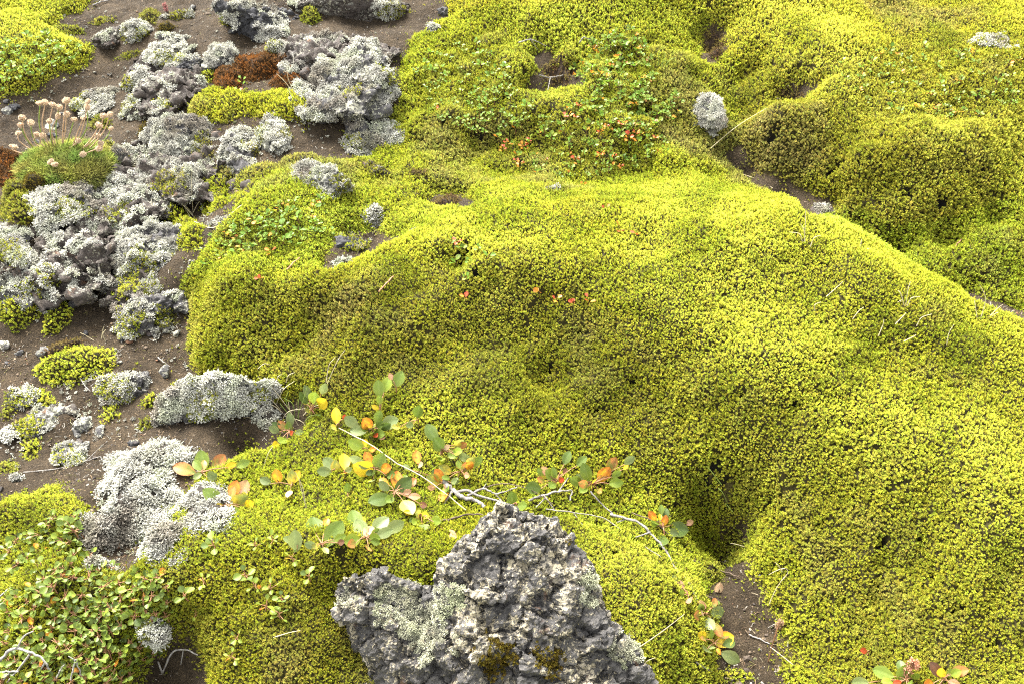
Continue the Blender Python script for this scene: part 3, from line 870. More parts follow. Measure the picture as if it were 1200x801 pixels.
def coat(V, F, mat_key, seed, amount, size, templates, tint_fn, origin, parent, name='lichen', cell=.0066, up_min=-.25, label=None, centre=None, radius=None, lift=.0, patch=14, lump=.0):
    """branchlets growing on part of a rock: one child mesh"""
    r = np.random.default_rng(seed)
    P, Nn = scatter(V, F, np.full(len(F), 90000.0), r)
    m = (Nn[:, 2] > up_min + .25 * r.random(len(P)))
    W = P + np.asarray(origin)
    f = 1.25 * fbm(W, patch, 3, seed % 50) + .45 * perlin(W, 60, seed % 31) + .35 * (Nn[:, 2] - .4)
    if centre is not None:
        d = np.linalg.norm((W - centre) * np.array([1, 1, 1]), axis=1) / radius
        f = 1.1 - d * 1.3 + .7 * fbm(W, 40, 2, seed % 50); th = .25
    else: th = 1.25 - 2 * amount
    m &= f > th * .6
    P, Nn, f = P[m], Nn[m], f[m]
    if len(P) < 4: return None
    q = thin_out(P, np.full(len(P), cell), r); P, Nn = P[q], Nn[q]
    W = P + np.asarray(origin)
    up = Nn * .8 + np.array([0, -.1, .45])
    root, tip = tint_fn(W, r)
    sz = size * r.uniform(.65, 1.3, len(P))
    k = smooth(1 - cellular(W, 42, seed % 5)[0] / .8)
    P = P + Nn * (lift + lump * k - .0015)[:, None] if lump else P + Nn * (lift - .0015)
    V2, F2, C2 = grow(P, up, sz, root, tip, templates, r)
    V2 = V2
    o = bpy.data.objects.new(name, mesh_np(name, V2, F2, M_MOSS if name != "lichen" else M_LICH, C2))
    link(o, parent)
    if label: o['label'] = label
    return o

def lichen_any(W, r): return lichen_tint(W, r, 1.05)
def cushion_tint(W, r):
    n = len(W); t = r.random(n)
    tip = lerp3((.16, .13, .012), (.10, .065, .012), t) * (1 + .2 * r.normal(size=(n, 1)))
    return (tip * .35).clip(.004, 1), tip.clip(.008, 1)
def olive_tint(W, r):
    root, tip = moss_tint(W, r, (.62, .62, .8)); return root, tip
def moss_creep(W, r): return moss_tint(W, r, (.85, .85, .9))
def rust_tint(W, r):
    n = len(W); t = smooth(.5 + 1.2 * fbm(W, 20, 2, 77))
    tip = lerp3((.24, .095, .022), (.15, .075, .025), t) * (1 + .2 * r.normal(size=(n, 1)))
    return (tip * .35).clip(.004, 1), tip.clip(.008, 1)

def rock(label, cx_, cy_, w, h, hm, kind='grey', lich=.5, seed=1, rz=0., n=5, name='lava_rock', sink=-.1, size=.0068, rough=1.15, group=None, fine=False, lump=.003):
    """a rock at a pixel box of the photo; hm is its half height in metres"""
    g = hit1(cx_, cy_); g = g + np.array([0, 0, .018 * float(smooth(np.array(float(grid_at(SOILD, g[0], g[1])) / .04)))]); s = mm(g)
    th = math.asin(min(1, (CAM_H - g[2]) / np.linalg.norm(g - CAM)))
    a = w * s / 2
    hh = h * s / 2
    b = math.sqrt(max(hh ** 2 - (hm * math.cos(th)) ** 2, (.45 * hh) ** 2)) / math.sin(th)
    V, F = rock_shape(seed, a, b, hm, n, rough)
    c, s_ = math.cos(rz), math.sin(rz)
    V = V @ np.array([[c, s_, 0], [-s_, c, 0], [0, 0, 1]])
    base = np.array([g[0], g[1], g[2] + sink * hm])
    d = base - CAM; d /= np.linalg.norm(d)
    base = base - d * 0  
    o = bpy.data.objects.new(name, mesh_np(name, V, F, MR[kind], smooth_shade=True))
    o.location = tuple(base); link(o)
    tag(o, label, 'rock', group)
    if lich > 0:
        dist = np.linalg.norm(g - CAM)
        coat(V, F, None, seed + 500, lich, size, CORAL_FINE if fine else (CORAL if seed % 3 else CORAL_FINE), lichen_any, base, o, cell=.0056 if dist < 2.4 else .0064, lump=lump)
    if w > 40:      # moss creeping up the foot of the rock
        r = np.random.default_rng(seed + 900)
        for q in range(2):
            az = r.uniform(0, 6.28); ctr = base + np.array([math.cos(az) * a * .8, -abs(math.sin(az)) * b * .7, hm * .35])
            coat(V, F, None, seed + 950 + q, 0, .0062, MOSS_FAR, olive_tint if q else moss_creep, base, o, name='moss', cell=.005, centre=ctr, radius=r.uniform(.03, .055), up_min=-.6, lump=.005)
    return o

ROCKS = [
 ('broad brown rock base carrying the long lichen rock at the left edge', 66, 275, 190, 150, .04, 'brown', .30, 61, .5),
 ('broad brown rock base under the brown backed rock', 150, 222, 170, 100, .04, 'brown', .34, 62, .4),
 ('brown rock base spread below the big lichen mound', 225, 185, 190, 90, .035, 'brown', .34, 63, .3),
 ('crumbly brown rock base beneath the wide lichen boulder', 205, 88, 140, 84, .035, 'brown', .28, 64, .6),
 ('dark shaded rock bench under the brown crusted ridge', 375, 58, 150, 60, .04, 'brown', .2, 65, .1),
 ('low brown rock ledge beneath the weathered lichen rock', 175, 318, 90, 70, .025, 'brown', .25, 66, .3),
 # label, cx, cy, w, h, half height, kind, lichen, seed, rz
 ('large dark grey rock at the top edge, flecked with pale lichen', 300, 26, 104, 66, .075, 'dark', .45, 11, .1),
 ('brown crusted rock ridge running along the top edge above the pale lichen slab', 425, 17, 176, 40, .06, 'brown', .38, 12, .05),
 ('pale lichen coated slab rock between the rust coloured crust and the shrubby mound', 415, 88, 128, 84, .06, 'grey', .62, 13, .5),
 ('lichen coated boulder directly under the pale slab, by the moss edge', 424, 160, 92, 54, .05, 'grey', .72, 14, .1),
 ('round knob of pale lichen high on the soil slope', 161, 38, 50, 32, .035, 'grey', .85, 15, .0),
 ('bare dark rock touching the left side of the high lichen knob', 132, 43, 42, 30, .03, 'brown', .12, 16, .3),
 ('wide lichen boulder on the upper soil slope with a brown notch in its top', 203, 66, 92, 58, .05, 'grey', .72, 17, .5),
 ('dark rock with bare top above the wide lichen boulder', 212, 21, 48, 22, .03, 'brown', .1, 18, .1),
 ('dark angular stone in the gap under the wide lichen boulder', 225, 82, 42, 22, .028, 'dark', .06, 19, .5),
 ('brown shadowed stone to the left of the bright moss tongue', 226, 104, 36, 26, .03, 'brown', .15, 20, .2),
 ('lichen flecked rock leaning on the large dark rock at the top', 262, 70, 42, 46, .035, 'grey', .6, 21, .9),
 ('low lichen rock lying in the soil behind the thrift flowers', 118, 120, 66, 34, .022, 'grey', .7, 22, .45),
 ('brown topped rock with lichen skirt below the low lichen rock', 176, 126, 66, 46, .035, 'brown', .5, 23, .3),
 ('big lichen mound rock in the middle of the left slope', 214, 172, 104, 62, .06, 'grey', .8, 24, .35),
 ('lichen shoulder adjoining the big lichen mound on its right', 282, 172, 64, 56, .045, 'grey', .62, 25, .2),
 ('pale lichen hump in front of the bright moss tongue', 322, 158, 50, 52, .04, 'pale', .82, 26, .1),
 ('lichen rock just to the right of the thrift cushion', 146, 192, 54, 34, .035, 'grey', .8, 27, .3),
 ('long lichen covered rock below the thrift, whitest at its middle', 62, 240, 92, 62, .05, 'grey', .85, 28, .35),
 ('brown backed rock with white lichen knobs, ending above the bare soil', 138, 238, 92, 74, .055, 'brown', .62, 29, .3),
 ('white lichen tuft rock cut by the left edge of the picture', 14, 284, 50, 58, .035, 'grey', .88, 30, .2),
 ('narrow white lichen rock pointing down to the soil', 70, 296, 32, 56, .03, 'grey', .8, 31, -.3),
 ('grey bare sided rock at the left edge under the white lichen', 22, 330, 78, 60, .045, 'grey', .34, 32, .5),
 ('weathered lichen rock with a dark hollow under its right end', 190, 298, 94, 72, .058, 'grey', .55, 33, .2),
 ('purple grey rock with curled white lichen, left of the big moss mound', 172, 368, 100, 64, .05, 'grey', .52, 34, .25),
 ('small brown lichen stone among moss clumps at the left', 58, 352, 38, 44, .03, 'brown', .4, 35, .6),
 ('pale thatched lichen rock behind the red leaved hummock', 376, 222, 98, 44, .035, 'pale', .7, 36, -.25),
 ('grey brown stone behind the hummock, half sunk in moss', 444, 211, 46, 28, .03, 'brown', .3, 37, -.3),
 ('dark stone lying in the hollow beside the hummock', 412, 290, 52, 34, .022, 'dark', .3, 38, .6),
 ('grey lichen rock wedged between the shrubby mound and the right valley', 823, 138, 34, 60, .05, 'pale', .8, 39, .2),
 ('pale flat rock showing through moss near the right edge', 1165, 58, 80, 22, .02, 'pale', .7, 40, -.25),
 ('low lichen rock on the bare soil with a white crest', 146, 454, 78, 38, .028, 'grey', .62, 41, .15),
 ('weathered grey slab lying flat in the soil', 52, 490, 66, 40, .018, 'pale', .25, 42, .6),
 ('grey lichen stone at the upper end of the flat slab', 26, 468, 44, 26, .02, 'grey', .6, 43, .4),
 ('small blue grey stone beside the flat slab', 99, 499, 32, 26, .018, 'pale', .2, 44, .3),
 ('crumbly white lichen stone on the lower soil', 84, 536, 46, 30, .015, 'grey', .72, 45, .3),
 ('lichen capped overhanging rock above the shaded recess', 254, 478, 146, 66, .064, 'pale', .8, 46, .08),
 ('lichen knob at the left edge of the lower soil', 8, 510, 26, 24, .018, 'grey', .7, 47, .2),
 ('tiny pale stone on the lower soil near the left edge', 22, 560, 14, 12, .01, 'pale', .5, 48, .2),
 ('white lichen lump at the right edge of the willow carpet', 183, 736, 44, 44, .03, 'grey', .9, 49, .1),
 ('round bare pebble on the back rim of the large mound', 487, 279, 20, 15, .012, 'pale', 0, 50, .1),
 ('small grey stone sunk in moss at the back of the large mound', 647, 231, 18, 11, .012, 'grey', .5, 51, .1),
 ('grey stone poking from moss at the top edge', 510, 42, 26, 16, .018, 'grey', .4, 52, .1),
 ('small grey stone above the grey stone poking from moss', 522, 14, 18, 12, .015, 'grey', .3, 53, .1),
 ('bare grey stone tucked under the left side of the red leaved hummock', 212, 350, 28, 36, .02, 'grey', .3, 54, .1),
 ('dark stone half hidden at the front of the right valley', 968, 250, 30, 36, .022, 'brown', .05, 55, .5),
]
for i, (lb, x, y, w, h, hm, kd, li, sd_, rz) in enumerate(ROCKS):
    rock(lb, x, y, w * .95, h * .93, hm, kd, li, sd_, rz, sink=.35 if hm == .064 else -.1, n=6 if w > 80 else (5 if w > 36 else 4))

# small stones: one form in three sizes of wear, copied over the soil
def small_stones():
    r = np.random.default_rng(555)
    protos = [mesh_np('small_stone', *rock_shape(700 + k, .016, .013, .009, 3, 1.0), MR[kd], smooth_shade=True) for k, kd in enumerate(('grey', 'brown', 'pale', 'grey', 'dark'))]
    n = 0
    while n < 70:
        x, y = r.uniform(0, 330), r.uniform(0, 590)
        g = hit1(x, y)
        if grid_at(SOILD, g[0], g[1]) > -.01 or perlin(g[None] * [1, 1, 0], 5, 66)[0] < -.05: continue
        o = bpy.data.objects.new('small_stone', protos[n % 5]); COL.objects.link(o)
        s = r.uniform(.35, 1.25) ** 1.3; o.scale = (s, s * r.uniform(.7, 1.2), s * r.uniform(.7, 1.1)); o.rotation_euler = (r.normal() * .3, r.normal() * .3, r.random() * 6.28)
        o.location = (g[0], g[1], g[2] + .001)
        tag(o, 'small rough stone lying loose on the brown soil at the left', 'stone', 'small stones on the left soil'); n += 1
small_stones()

# ------------------------------------------------------------------ the dark lava rock at the bottom
def hull_lumps(lumps):
    bm = bmesh.new()
    for pts in lumps:
        a = np.array(pts, float); P = at_z(a[:, 0], a[:, 1], a[:, 2])
        vs = [bm.verts.new(tuple(p)) for p in P]
        bmesh.ops.convex_hull(bm, input=vs)
    me = bpy.data.meshes.new('lumps'); bm.to_mesh(me); bm.free()
    return me
def build_outcrop():
    lumps = [
     [(386,690,.115),(398,674,.125),(430,667,.135),(450,672,.135),(470,684,.13),(508,686,.13),(535,700,.12),(392,716,.09),(418,735,.07),(440,770,.05),(520,790,.06),(560,760,.09),(400,720,-.08),(450,790,-.08),(600,720,-.08),(560,860,-.08),(470,840,-.05)],
     [(524,662,.16),(530,640,.18),(546,640,.19),(566,606,.215),(582,590,.228),(622,596,.222),(650,602,.208),(670,622,.175),(500,716,.125),(560,760,.12),(640,690,.17),(676,650,.16),(690,680,.135),(650,800,.06),(540,840,.02),(600,640,-.08),(690,700,-.08),(500,700,-.08)],
     [(676,648,.15),(705,694,.115),(722,728,.09),(744,758,.065),(772,806,.03),(640,690,.15),(620,760,.11),(600,830,.06),(700,860,.0),(720,740,-.1),(640,680,-.1),(790,850,-.06),(620,900,-.08)],
     [(430,770,.03),(560,770,.09),(640,780,.09),(760,830,.0),(420,850,-.04),(600,930,-.06),(760,900,-.08),(430,800,-.1),(760,800,-.1)],
     [(560,604,.215),(575,590,.235),(592,594,.232),(585,622,.222),(560,632,.2),(570,620,.10),(590,620,.10)],
    ]
    me = hull_lumps(lumps)
    t = bpy.data.objects.new('outcrop_form', me); COL.objects.link(t)
    md = t.modifiers.new('r', 'REMESH'); md.mode = 'VOXEL'; md.voxel_size = .0042
    dg = bpy.context.evaluated_depsgraph_get(); ev = t.evaluated_get(dg); m2 = ev.to_mesh()
    n = len(m2.vertices); V = np.empty(n * 3); m2.vertices.foreach_get('co', V); V = V.reshape(-1, 3)
    F = np.array([p.vertices[:] for p in m2.polygons if len(p.vertices) == 4])
    ev.to_mesh_clear(); bpy.data.objects.remove(t); bpy.data.meshes.remove(me)
    # relax the hull edges a little, then break the surface up
    adj = np.concatenate([F[:, [0, 1]], F[:, [1, 2]], F[:, [2, 3]], F[:, [3, 0]]])
    for it in range(5):
        s = np.zeros_like(V); cnt = np.zeros(n)
        np.add.at(s, adj[:, 0], V[adj[:, 1]]); np.add.at(cnt, adj[:, 0], 1); np.add.at(s, adj[:, 1], V[adj[:, 0]]); np.add.at(cnt, adj[:, 1], 1)
        V = V * .5 + .5 * s / np.maximum(cnt, 1)[:, None]
    nn = vnormals(V, F)
    c1, c2, cv = cellular(V * np.array([1, 1, 1.3]) + .006 * np.stack([perlin(V, 30, 7), perlin(V, 30, 8), perlin(V, 30, 9)], -1), 22, 4)
    V = V + nn * (.024 * (cv - .45) + .011 * fbm(V, 16, 4, 301) - .010 * (1 - smooth((c2 - c1) / .16)))[:, None]
    nn = vnormals(V, F)
    c1, c2, cv = cellular(V, 62, 5)
    V = V + nn * (.006 * (cv - .5) + .004 * fbm(V, 50, 3, 311) - .006 * smooth(1 - c1 / .42))[:, None]
    nn = vnormals(V, F)
    c1, c2, cv = cellular(V, 150, 6)
    V = V + nn * (.0022 * (cv - .5) - .003 * smooth(1 - c1 / .45))[:, None]
    org = np.array([V[:, 0].mean(), V[:, 1].mean(), hit1(600, 700)[2]])
    o = bpy.data.objects.new('lava_outcrop', mesh_np('lava_outcrop', V - org, F, MR['hero'], smooth_shade=False))
    o.location = tuple(org); link(o)
    tag(o, 'rough dark lava rock with pointed top and pale lichen at the bottom centre', 'rock')
    # vector from pixel to the rock surface
    def on(px, py):
        x, y, d = project(V)
        vis = (np.abs(x - px) < 4) & (np.abs(y - py) < 4)
        k = np.where(vis)[0]; return V[k[np.argmin(d[k])]]
    L = V - org
    def pale(W, r):
        ro, ti = lichen_tint(W, r, .88); return ro * np.array([1, 1, .88]), ti * np.array([1, 1.02, .84])
    for lb, px, py, rad, sz, seed, cell in [
        ('pale green lichen tuft on the left shoulder of the rock', 505, 735, .062, .0046, 901, .0046), ('cream lichen cover on the left lobe', 462, 700, .05, .004, 902, .0046),
        ('pale lichen on the right slope of the rock', 690, 690, .036, .006, 903, .005), ('pale lichen fringe low on the right slope', 735, 762, .035, .005, 904, .0055), ('cream lichen in the saddle', 520, 700, .035, .005, 905, .0052),
        ('thin lichen on the left tip', 410, 700, .022, .004, 906, .0058)]:
        try: ctr = on(px, py)
        except Exception: continue
        coat(L, F, None, seed, 0, sz, CORAL_FINE, pale, org, o, cell=cell, centre=ctr, radius=rad, label=lb, up_min=-.5, lump=.003)
    for lb, px, py, rad, sz, seed in [('brown green moss cushion growing in a hollow of the rock', 583, 768, .040, .0075, 911), ('olive moss strip below the middle of the rock', 645, 774, .032, .0065, 912), ('little brown moss spot on the right crest', 668, 632, .010, .005, 913)]:
        try: ctr = on(px, py)
        except Exception: continue
        coat(L, F, None, seed, 0, sz, MOSS_NEAR, cushion_tint, org, o, name='moss_cushion', cell=.004, centre=ctr, radius=rad, label=lb, up_min=-.9, lump=.009)
    return V
HERO_V = build_outcrop()
# ------------------------------------------------------------------ small cushions and lichen sheets lying on the soil
def patch(name, label, cat, spec, hgt, tint_fn, templates, size, cell, seed, mat, base_col=(.02, .016, .006), edge=.02, ragged=1.0, group=None, keep=-.6, up=.5, knob=.006, kind=None):
    """spec: ellipse (cx, cy, w, h, slant) or polygon in photo pixels; a domed cushion with shoots on it"""
    r = np.random.default_rng(seed)
    if isinstance(spec, list): poly_px = spec
    else:
        x0, y0, w, h, sl = spec
        an = np.linspace(0, 2 * math.pi, 14, endpoint=False)
        c, s = math.cos(sl), math.sin(sl)
        poly_px = [(x0 + w / 2 * math.cos(a) * c + h / 2 * math.sin(a) * s, y0 - w / 2 * math.cos(a) * s + h / 2 * math.sin(a) * c) for a in an]
    pw = poly_world(poly_px, 2)
    st = .0062
    lo, hi = pw.min(0) - .03, pw.max(0) + .03
    xs = np.arange(lo[0], hi[0], st); ys = np.arange(lo[1], hi[1], st)
    X, Y = np.meshgrid(xs, ys); q = np.stack([X, Y], -1)
    size_m = min(np.ptp(pw[:, 0]), np.ptp(pw[:, 1]))
    d = sdf_poly(pw, X, Y) + ragged * size_m * (.16 * perlin(q, 2.2 / size_m, seed % 40) + .12 * perlin(q, 5 / size_m, seed % 41))
    ins = -d
    Z = height(X, Y) + .022 * smooth((grid_at(SOILD, X, Y) + .012) / .05) - .008 + (hgt + .008) * smooth(ins / (edge + .3 * size_m)) ** .7 + knob * smooth(1 - cellular(q, 40, seed % 6)[0] / .75) * smooth(ins / .02) + .003 * perlin(q, 60, 3)
    ny, nx = X.shape
    idx = np.arange(nx * ny).reshape(ny, nx)
    F = np.stack([idx[:-1, :-1], idx[:-1, 1:], idx[1:, 1:], idx[1:, :-1]], -1).reshape(-1, 4)
    F = F[ins.ravel()[F].max(1) > 0]
    if len(F) == 0: print('empty patch', label); return
    u, inv = np.unique(F, return_inverse=True); F = inv.reshape(-1, 4)
    V = np.stack([X, Y, Z], -1).reshape(-1, 3)[u]; I = ins.ravel()[u]
    P, Nn = scatter(V, F, 90000 * smooth(I[F].mean(1) / .006 + .3), r)
    k = perlin(P, 55, 12) + .5 * perlin(P, 110, 13) > keep
    P, Nn = P[k], Nn[k]
    qd = thin_out(P, np.full(len(P), cell), r); P, Nn = P[qd], Nn[qd]
    root, tip = tint_fn(P, r)
    sz = size * r.uniform(.7, 1.3, len(P))
    bt = np.ones((len(V), 3)) * np.array(base_col) * (1 + .5 * perlin(V, 60, 9))[:, None]
    VV, FF, CC = merge([(V, [F], bt.clip(.004, 1)), grow(P, Nn + np.array([0, 0, up]), sz, root, tip, templates, r)])
    o = obj_np(name, VV, FF, mat, col=CC)
    tag(o, label, cat, group, kind)
    return o

def moss_full(P, r): return moss_tint(P, r, (.92, .95, .9))
def dead_tint(P, r):
    n = len(P); t = smooth(.5 + fbm(P, 25, 2, 78) * 1.3)
    tip = lerp3((.13, .075, .035), (.22, .17, .05), t) * (1 + .2 * r.normal(size=(n, 1)))
    return (tip * .35).clip(.004, 1), tip.clip(.008, 1)
MOSS_CLUMPS = [
 ('olive yellow moss clump by the pink shoot on the upper soil', (176, 22, 30, 18, .2), .02, 'o'),
 ('brown green moss cushion under the olive yellow clump', (195, 34, 26, 13, .1), .022, 'c'),
 ('ragged moss beside the hummock, on the soil strip under the rocks', (222, 276, 44, 40, .6), .028, 'm'),
 ('loose moss behind the curved straw stem', (300, 206, 74, 30, .2), .022, 'm'),
 ('moss strip in front of the pale lichen hump', (352, 193, 56, 18, .1), .02, 'm'),
 ('olive moss between the big lichen mound and its right shoulder', (252, 205, 44, 18, .2), .02, 'o'),
 ('dull moss strip on the bare upper soil', (122, 24, 34, 9, .2), .008, 'o'),
 ('leafy green moss strip below the upper left carpet', (80, 36, 44, 12, -.1), .012, 'o'),
 ('moss bit on soil between two lichen knobs', (150, 66, 40, 9, .3), .01, 'o'),
 ('moss fringe under the wide lichen boulder', (206, 82, 22, 18, .5), .016, 'm'),
 ('dark brown moss cushion tucked under the brown topped rock', (171, 156, 22, 22, .5), .025, 'c'),
 ('yellow moss edge beside the dark stone', (243, 90, 20, 16, .4), .015, 'm'),
 ('dark olive moss bank at the left edge under the rust crust', (22, 238, 52, 44, .6), .035, 'o'),
 ('dark olive cushion in front of the thrift', (40, 218, 44, 26, .4), .035, 'c'),
 ('olive cushion squeezed among the white lichen at left', (33, 262, 14, 20, .1), .02, 'c'),
 ('slanting olive cushion in the middle of the long lichen rock', (80, 249, 30, 14, .9), .022, 'c'),
 ('brown cushion on top of the brown backed rock', (160, 206, 28, 11, -.2), .03, 'c'),
 ('round brown cushion at the left edge below the white tuft', (9, 312, 20, 18, .1), .03, 'c'),
 ('bright moss cushion between the two lichen rocks and bare soil', (128, 304, 38, 44, .1), .03, 'm'),
 ('feathery yellow moss above the weathered lichen rock', (250, 226, 46, 46, .2), .03, 'm'),
 ('moss tuft left of the pale thatched rock', (286, 232, 26, 16, .2), .018, 'm'),
 ('moss band behind the feathery yellow moss', (232, 190, 50, 20, .5), .018, 'o'),
 ('moss bank at the left edge below the grey rock', (22, 362, 48, 50, .5), .03, 'm'),
 ('moss tongue running beside the small brown lichen stone', (68, 374, 50, 30, .8), .024, 'm'),
 ('large moss pad on the bare soil with a rusty upper rim', (88, 428, 104, 46, .25), .024, 'm'),
 ('moss string trailing down from the large pad', (52, 470, 24, 34, .9), .014, 'm'),
 ('moss tuft right of the blue grey stone', (128, 486, 30, 22, .3), .016, 'm'),
 ('moss streak right of the low lichen rock', (176, 470, 32, 16, .6), .016, 'm'),
 ('thin moss scrap under the overhanging rock', (172, 496, 26, 14, .3), .012, 'o'),
 ('small moss scrap near the left edge of the lower soil', (38, 526, 30, 22, .5), .016, 'm'),
 ('moss scrap at the left edge, below the slab', (8, 548, 26, 18, .3), .014, 'o'),
 ('moss crumb by the foot of the large mound', (208, 452, 20, 12, .2), .012, 'm'),
 ('little moss dot on the soil above the low lichen rock', (160, 428, 16, 8, .2), .008, 'o'),
 ('moss scrap at the left edge above the slab', (8, 484, 18, 18, .2), .014, 'o'),
 ('moss shelf at the bottom of the small soil hollow', (862, 792, 46, 16, -.1), .014, 'm'),
 ('moss fringe on the right rim of the soil hollow', (930, 792, 40, 22, -.4), .018, 'm'),
 ('dark moss at the upper end of the soil hollow', (862, 640, 34, 44, .1), .016, 'o'),
 ('moss scrap on the left bank of the soil hollow', (836, 716, 22, 30, .2), .014, 'o'),
 ('moss crumb in the middle of the soil hollow', (890, 722, 20, 12, .2), .008, 'o'),
 ('olive moss tuft between the thrift and the low lichen rock', (118, 146, 30, 14, .4), .014, 'o'),
 ('moss tuft on the ledge above the weathered lichen rock', (206, 258, 34, 16, .4), .05, 'm'),
 ('moss on the brown base under the white lichen', (98, 300, 26, 30, .3), .05, 'o'),
 ('moss scrap left of the bright tongue', (216, 148, 22, 14, .3), .045, 'm'),
 ('moss scrap on the brown base near the thrift', (128, 176, 26, 12, .3), .03, 'm'),
 ('moss seam between the long lichen rock and the brown backed rock', (108, 262, 18, 34, .4), .06, 'm'),
 ('moss tuft inside the shaded hollow', (832, 672, 32, 20, .2), .016, 'o'),
 ('moss dots below the bright tongue', (262, 208, 40, 18, .4), .014, 'o'),
 ('moss pocket on the large dark rock', (280, 14, 10, 8, .1), .03, 'c'),
 ('orange olive moss on the brown ridge', (446, 11, 44, 12, .0), .045, 'd'),
 ('moss pocket between the dark rock and the ridge', (364, 22, 26, 14, .0), .035, 'o'),
]
for i, (lb, sp, hg, kd) in enumerate(MOSS_CLUMPS):
    g = hit1(sp[0], sp[1]); far = np.linalg.norm(g - CAM) > 2.35
    tf = {'m': moss_full, 'o': olive_tint, 'c': cushion_tint, 'd': rust_tint}[kd]
    patch('moss_clump' if kd != 'c' else 'moss_cushion', lb, 'moss', sp, hg, tf, MOSS_FAR if far else MOSS_NEAR, .0078 if kd != 'c' else .0055, .0058 if kd != 'c' else .0045, 1000 + i, M_MOSS)

RUST = [
 ('rust coloured dead moss hump under the dark rock at the top', (304, 78, 84, 34, .15), .03),
 ('smaller rust brown moss lump below the rust hump', (342, 96, 46, 30, .4), .03),
 ('rust brown moss dome at the left edge beside the thrift', (6, 200, 46, 40, .1), .05),
 ('orange tinged moss bank sloping up to the rust hump', (268, 96, 46, 34, .9), .03),
]
for i, (lb, sp, hg) in enumerate(RUST):
    patch('rust_moss', lb, 'moss', sp, hg, rust_tint, MOSS_FAR, .0075, .0052, 1100 + i, M_MOSS, base_col=(.03, .015, .005))
DEAD = [
 ('dark brown dead patch in the right crest of the shrubby mound', (838, 50, 34, 46, .2), .012),
 ('brown dead moss in the hollow of the rounded mound', (926, 110, 40, 22, .1), .008),
 ('brown dead moss along the rim of the large pad', (74, 410, 64, 20, .35), .02),
 ('brown withered patch on the back of the large mound', (520, 240, 44, 16, .3), .012),
 ('brown withered tuft beside the grey brown stone', (491, 213, 28, 16, .1), .016),
 ('brown bare patch in the shrubby mound', (655, 86, 44, 38, .6), .006),
]
for i, (lb, sp, hg) in enumerate(DEAD):
    patch('dead_moss', lb, 'moss', sp, hg, dead_tint, MOSS_FAR, .0068, .0058, 1200 + i, M_MOSS, base_col=(.022, .014, .008), keep=-.25)

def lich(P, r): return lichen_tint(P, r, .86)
LSHEETS = [
 ('wide sheet of grey white lichen spreading down from the overhanging rock', [(196,506),(230,512),(232,540),(218,560),(222,580),(204,604),(206,632),(186,660),(152,640),(124,662),(100,648),(104,618),(122,594),(112,566),(124,538),(160,524)], .034, .0088, .0062),
 ('thin broken lichen over moss to the right of the wide sheet', [(206,585),(250,572),(288,590),(285,620),(250,650),(215,640)], .010, .0072, .0072),
 ('small lichen skirt hanging below the wide sheet', [(100,650),(140,658),(138,672),(110,676),(98,668)], .015, .0075, .0065),
 ('lichen crumbs along the edge of the left moss cushion', (208, 664, 46, 14, .6), .010, .007, .0072),
 ('fine white lichen at the foot of the dead grass', (312, 488, 30, 34, .2), .02, .0075, .0062),
 ('pale lichen rag at the hollow beside the hummock', (440, 258, 26, 18, .1), .015, .0085, .008),
 ('white lichen sprigs under the dark stone in the hollow', (402, 308, 26, 12, .1), .012, .0095, .009),
 ('grey lichen scrap on the lower soil', (50, 500, 40, 16, .5), .010, .0075, .0072),
 ('lichen scrap in the soil behind the long lichen rock', (262, 262, 30, 14, .2), .015, .0085, .0075),
 ('lichen strip at the edge of the rust hump', (352, 112, 30, 34, .2), .02, .0085, .0075),
]
for i, (lb, sp, hg, sz, ce) in enumerate(LSHEETS):
    patch('lichen_sheet', lb, 'lichen', sp, hg, lich, CORAL, sz, ce, 1300 + i, M_LICH, base_col=(.035, .03, .024), keep=-.16 if i != 1 else -.02, knob=.013)

# crumbs of lichen strewn between the rocks
def build_lichen_crumbs():
    r = np.random.default_rng(78); n = 9000
    px = r.uniform(-60, 480, n); py = r.uniform(-40, 660, n); G = at_z(px, py, .05); x, y = G[:, 0], G[:, 1]
    q = np.stack([x, y], -1)
    k = (grid_at(SOILD, x, y) < .0) & (fbm(q, 6, 3, 191) + .5 * perlin(q, 26, 193) > .30)
    x, y = x[k], y[k]; P = np.stack([x, y, height(x, y)], -1)
    qd = thin_out(P, np.full(len(P), .007), r); P = P[qd]
    root, tip = lichen_tint(P, r, .85)
    V, F, C = grow(P, np.tile([0, 0, 1.0], (len(P), 1)), .0062 * r.uniform(.45, 1.3, len(P)), root, tip, CORAL_FAR, r)
    o = obj_np('lichen_crumbs', V, F, M_LICH, col=C); tag(o, 'loose crumbs of grey lichen strewn over the left soil between the rocks', 'lichen', kind='stuff')
build_lichen_crumbs()

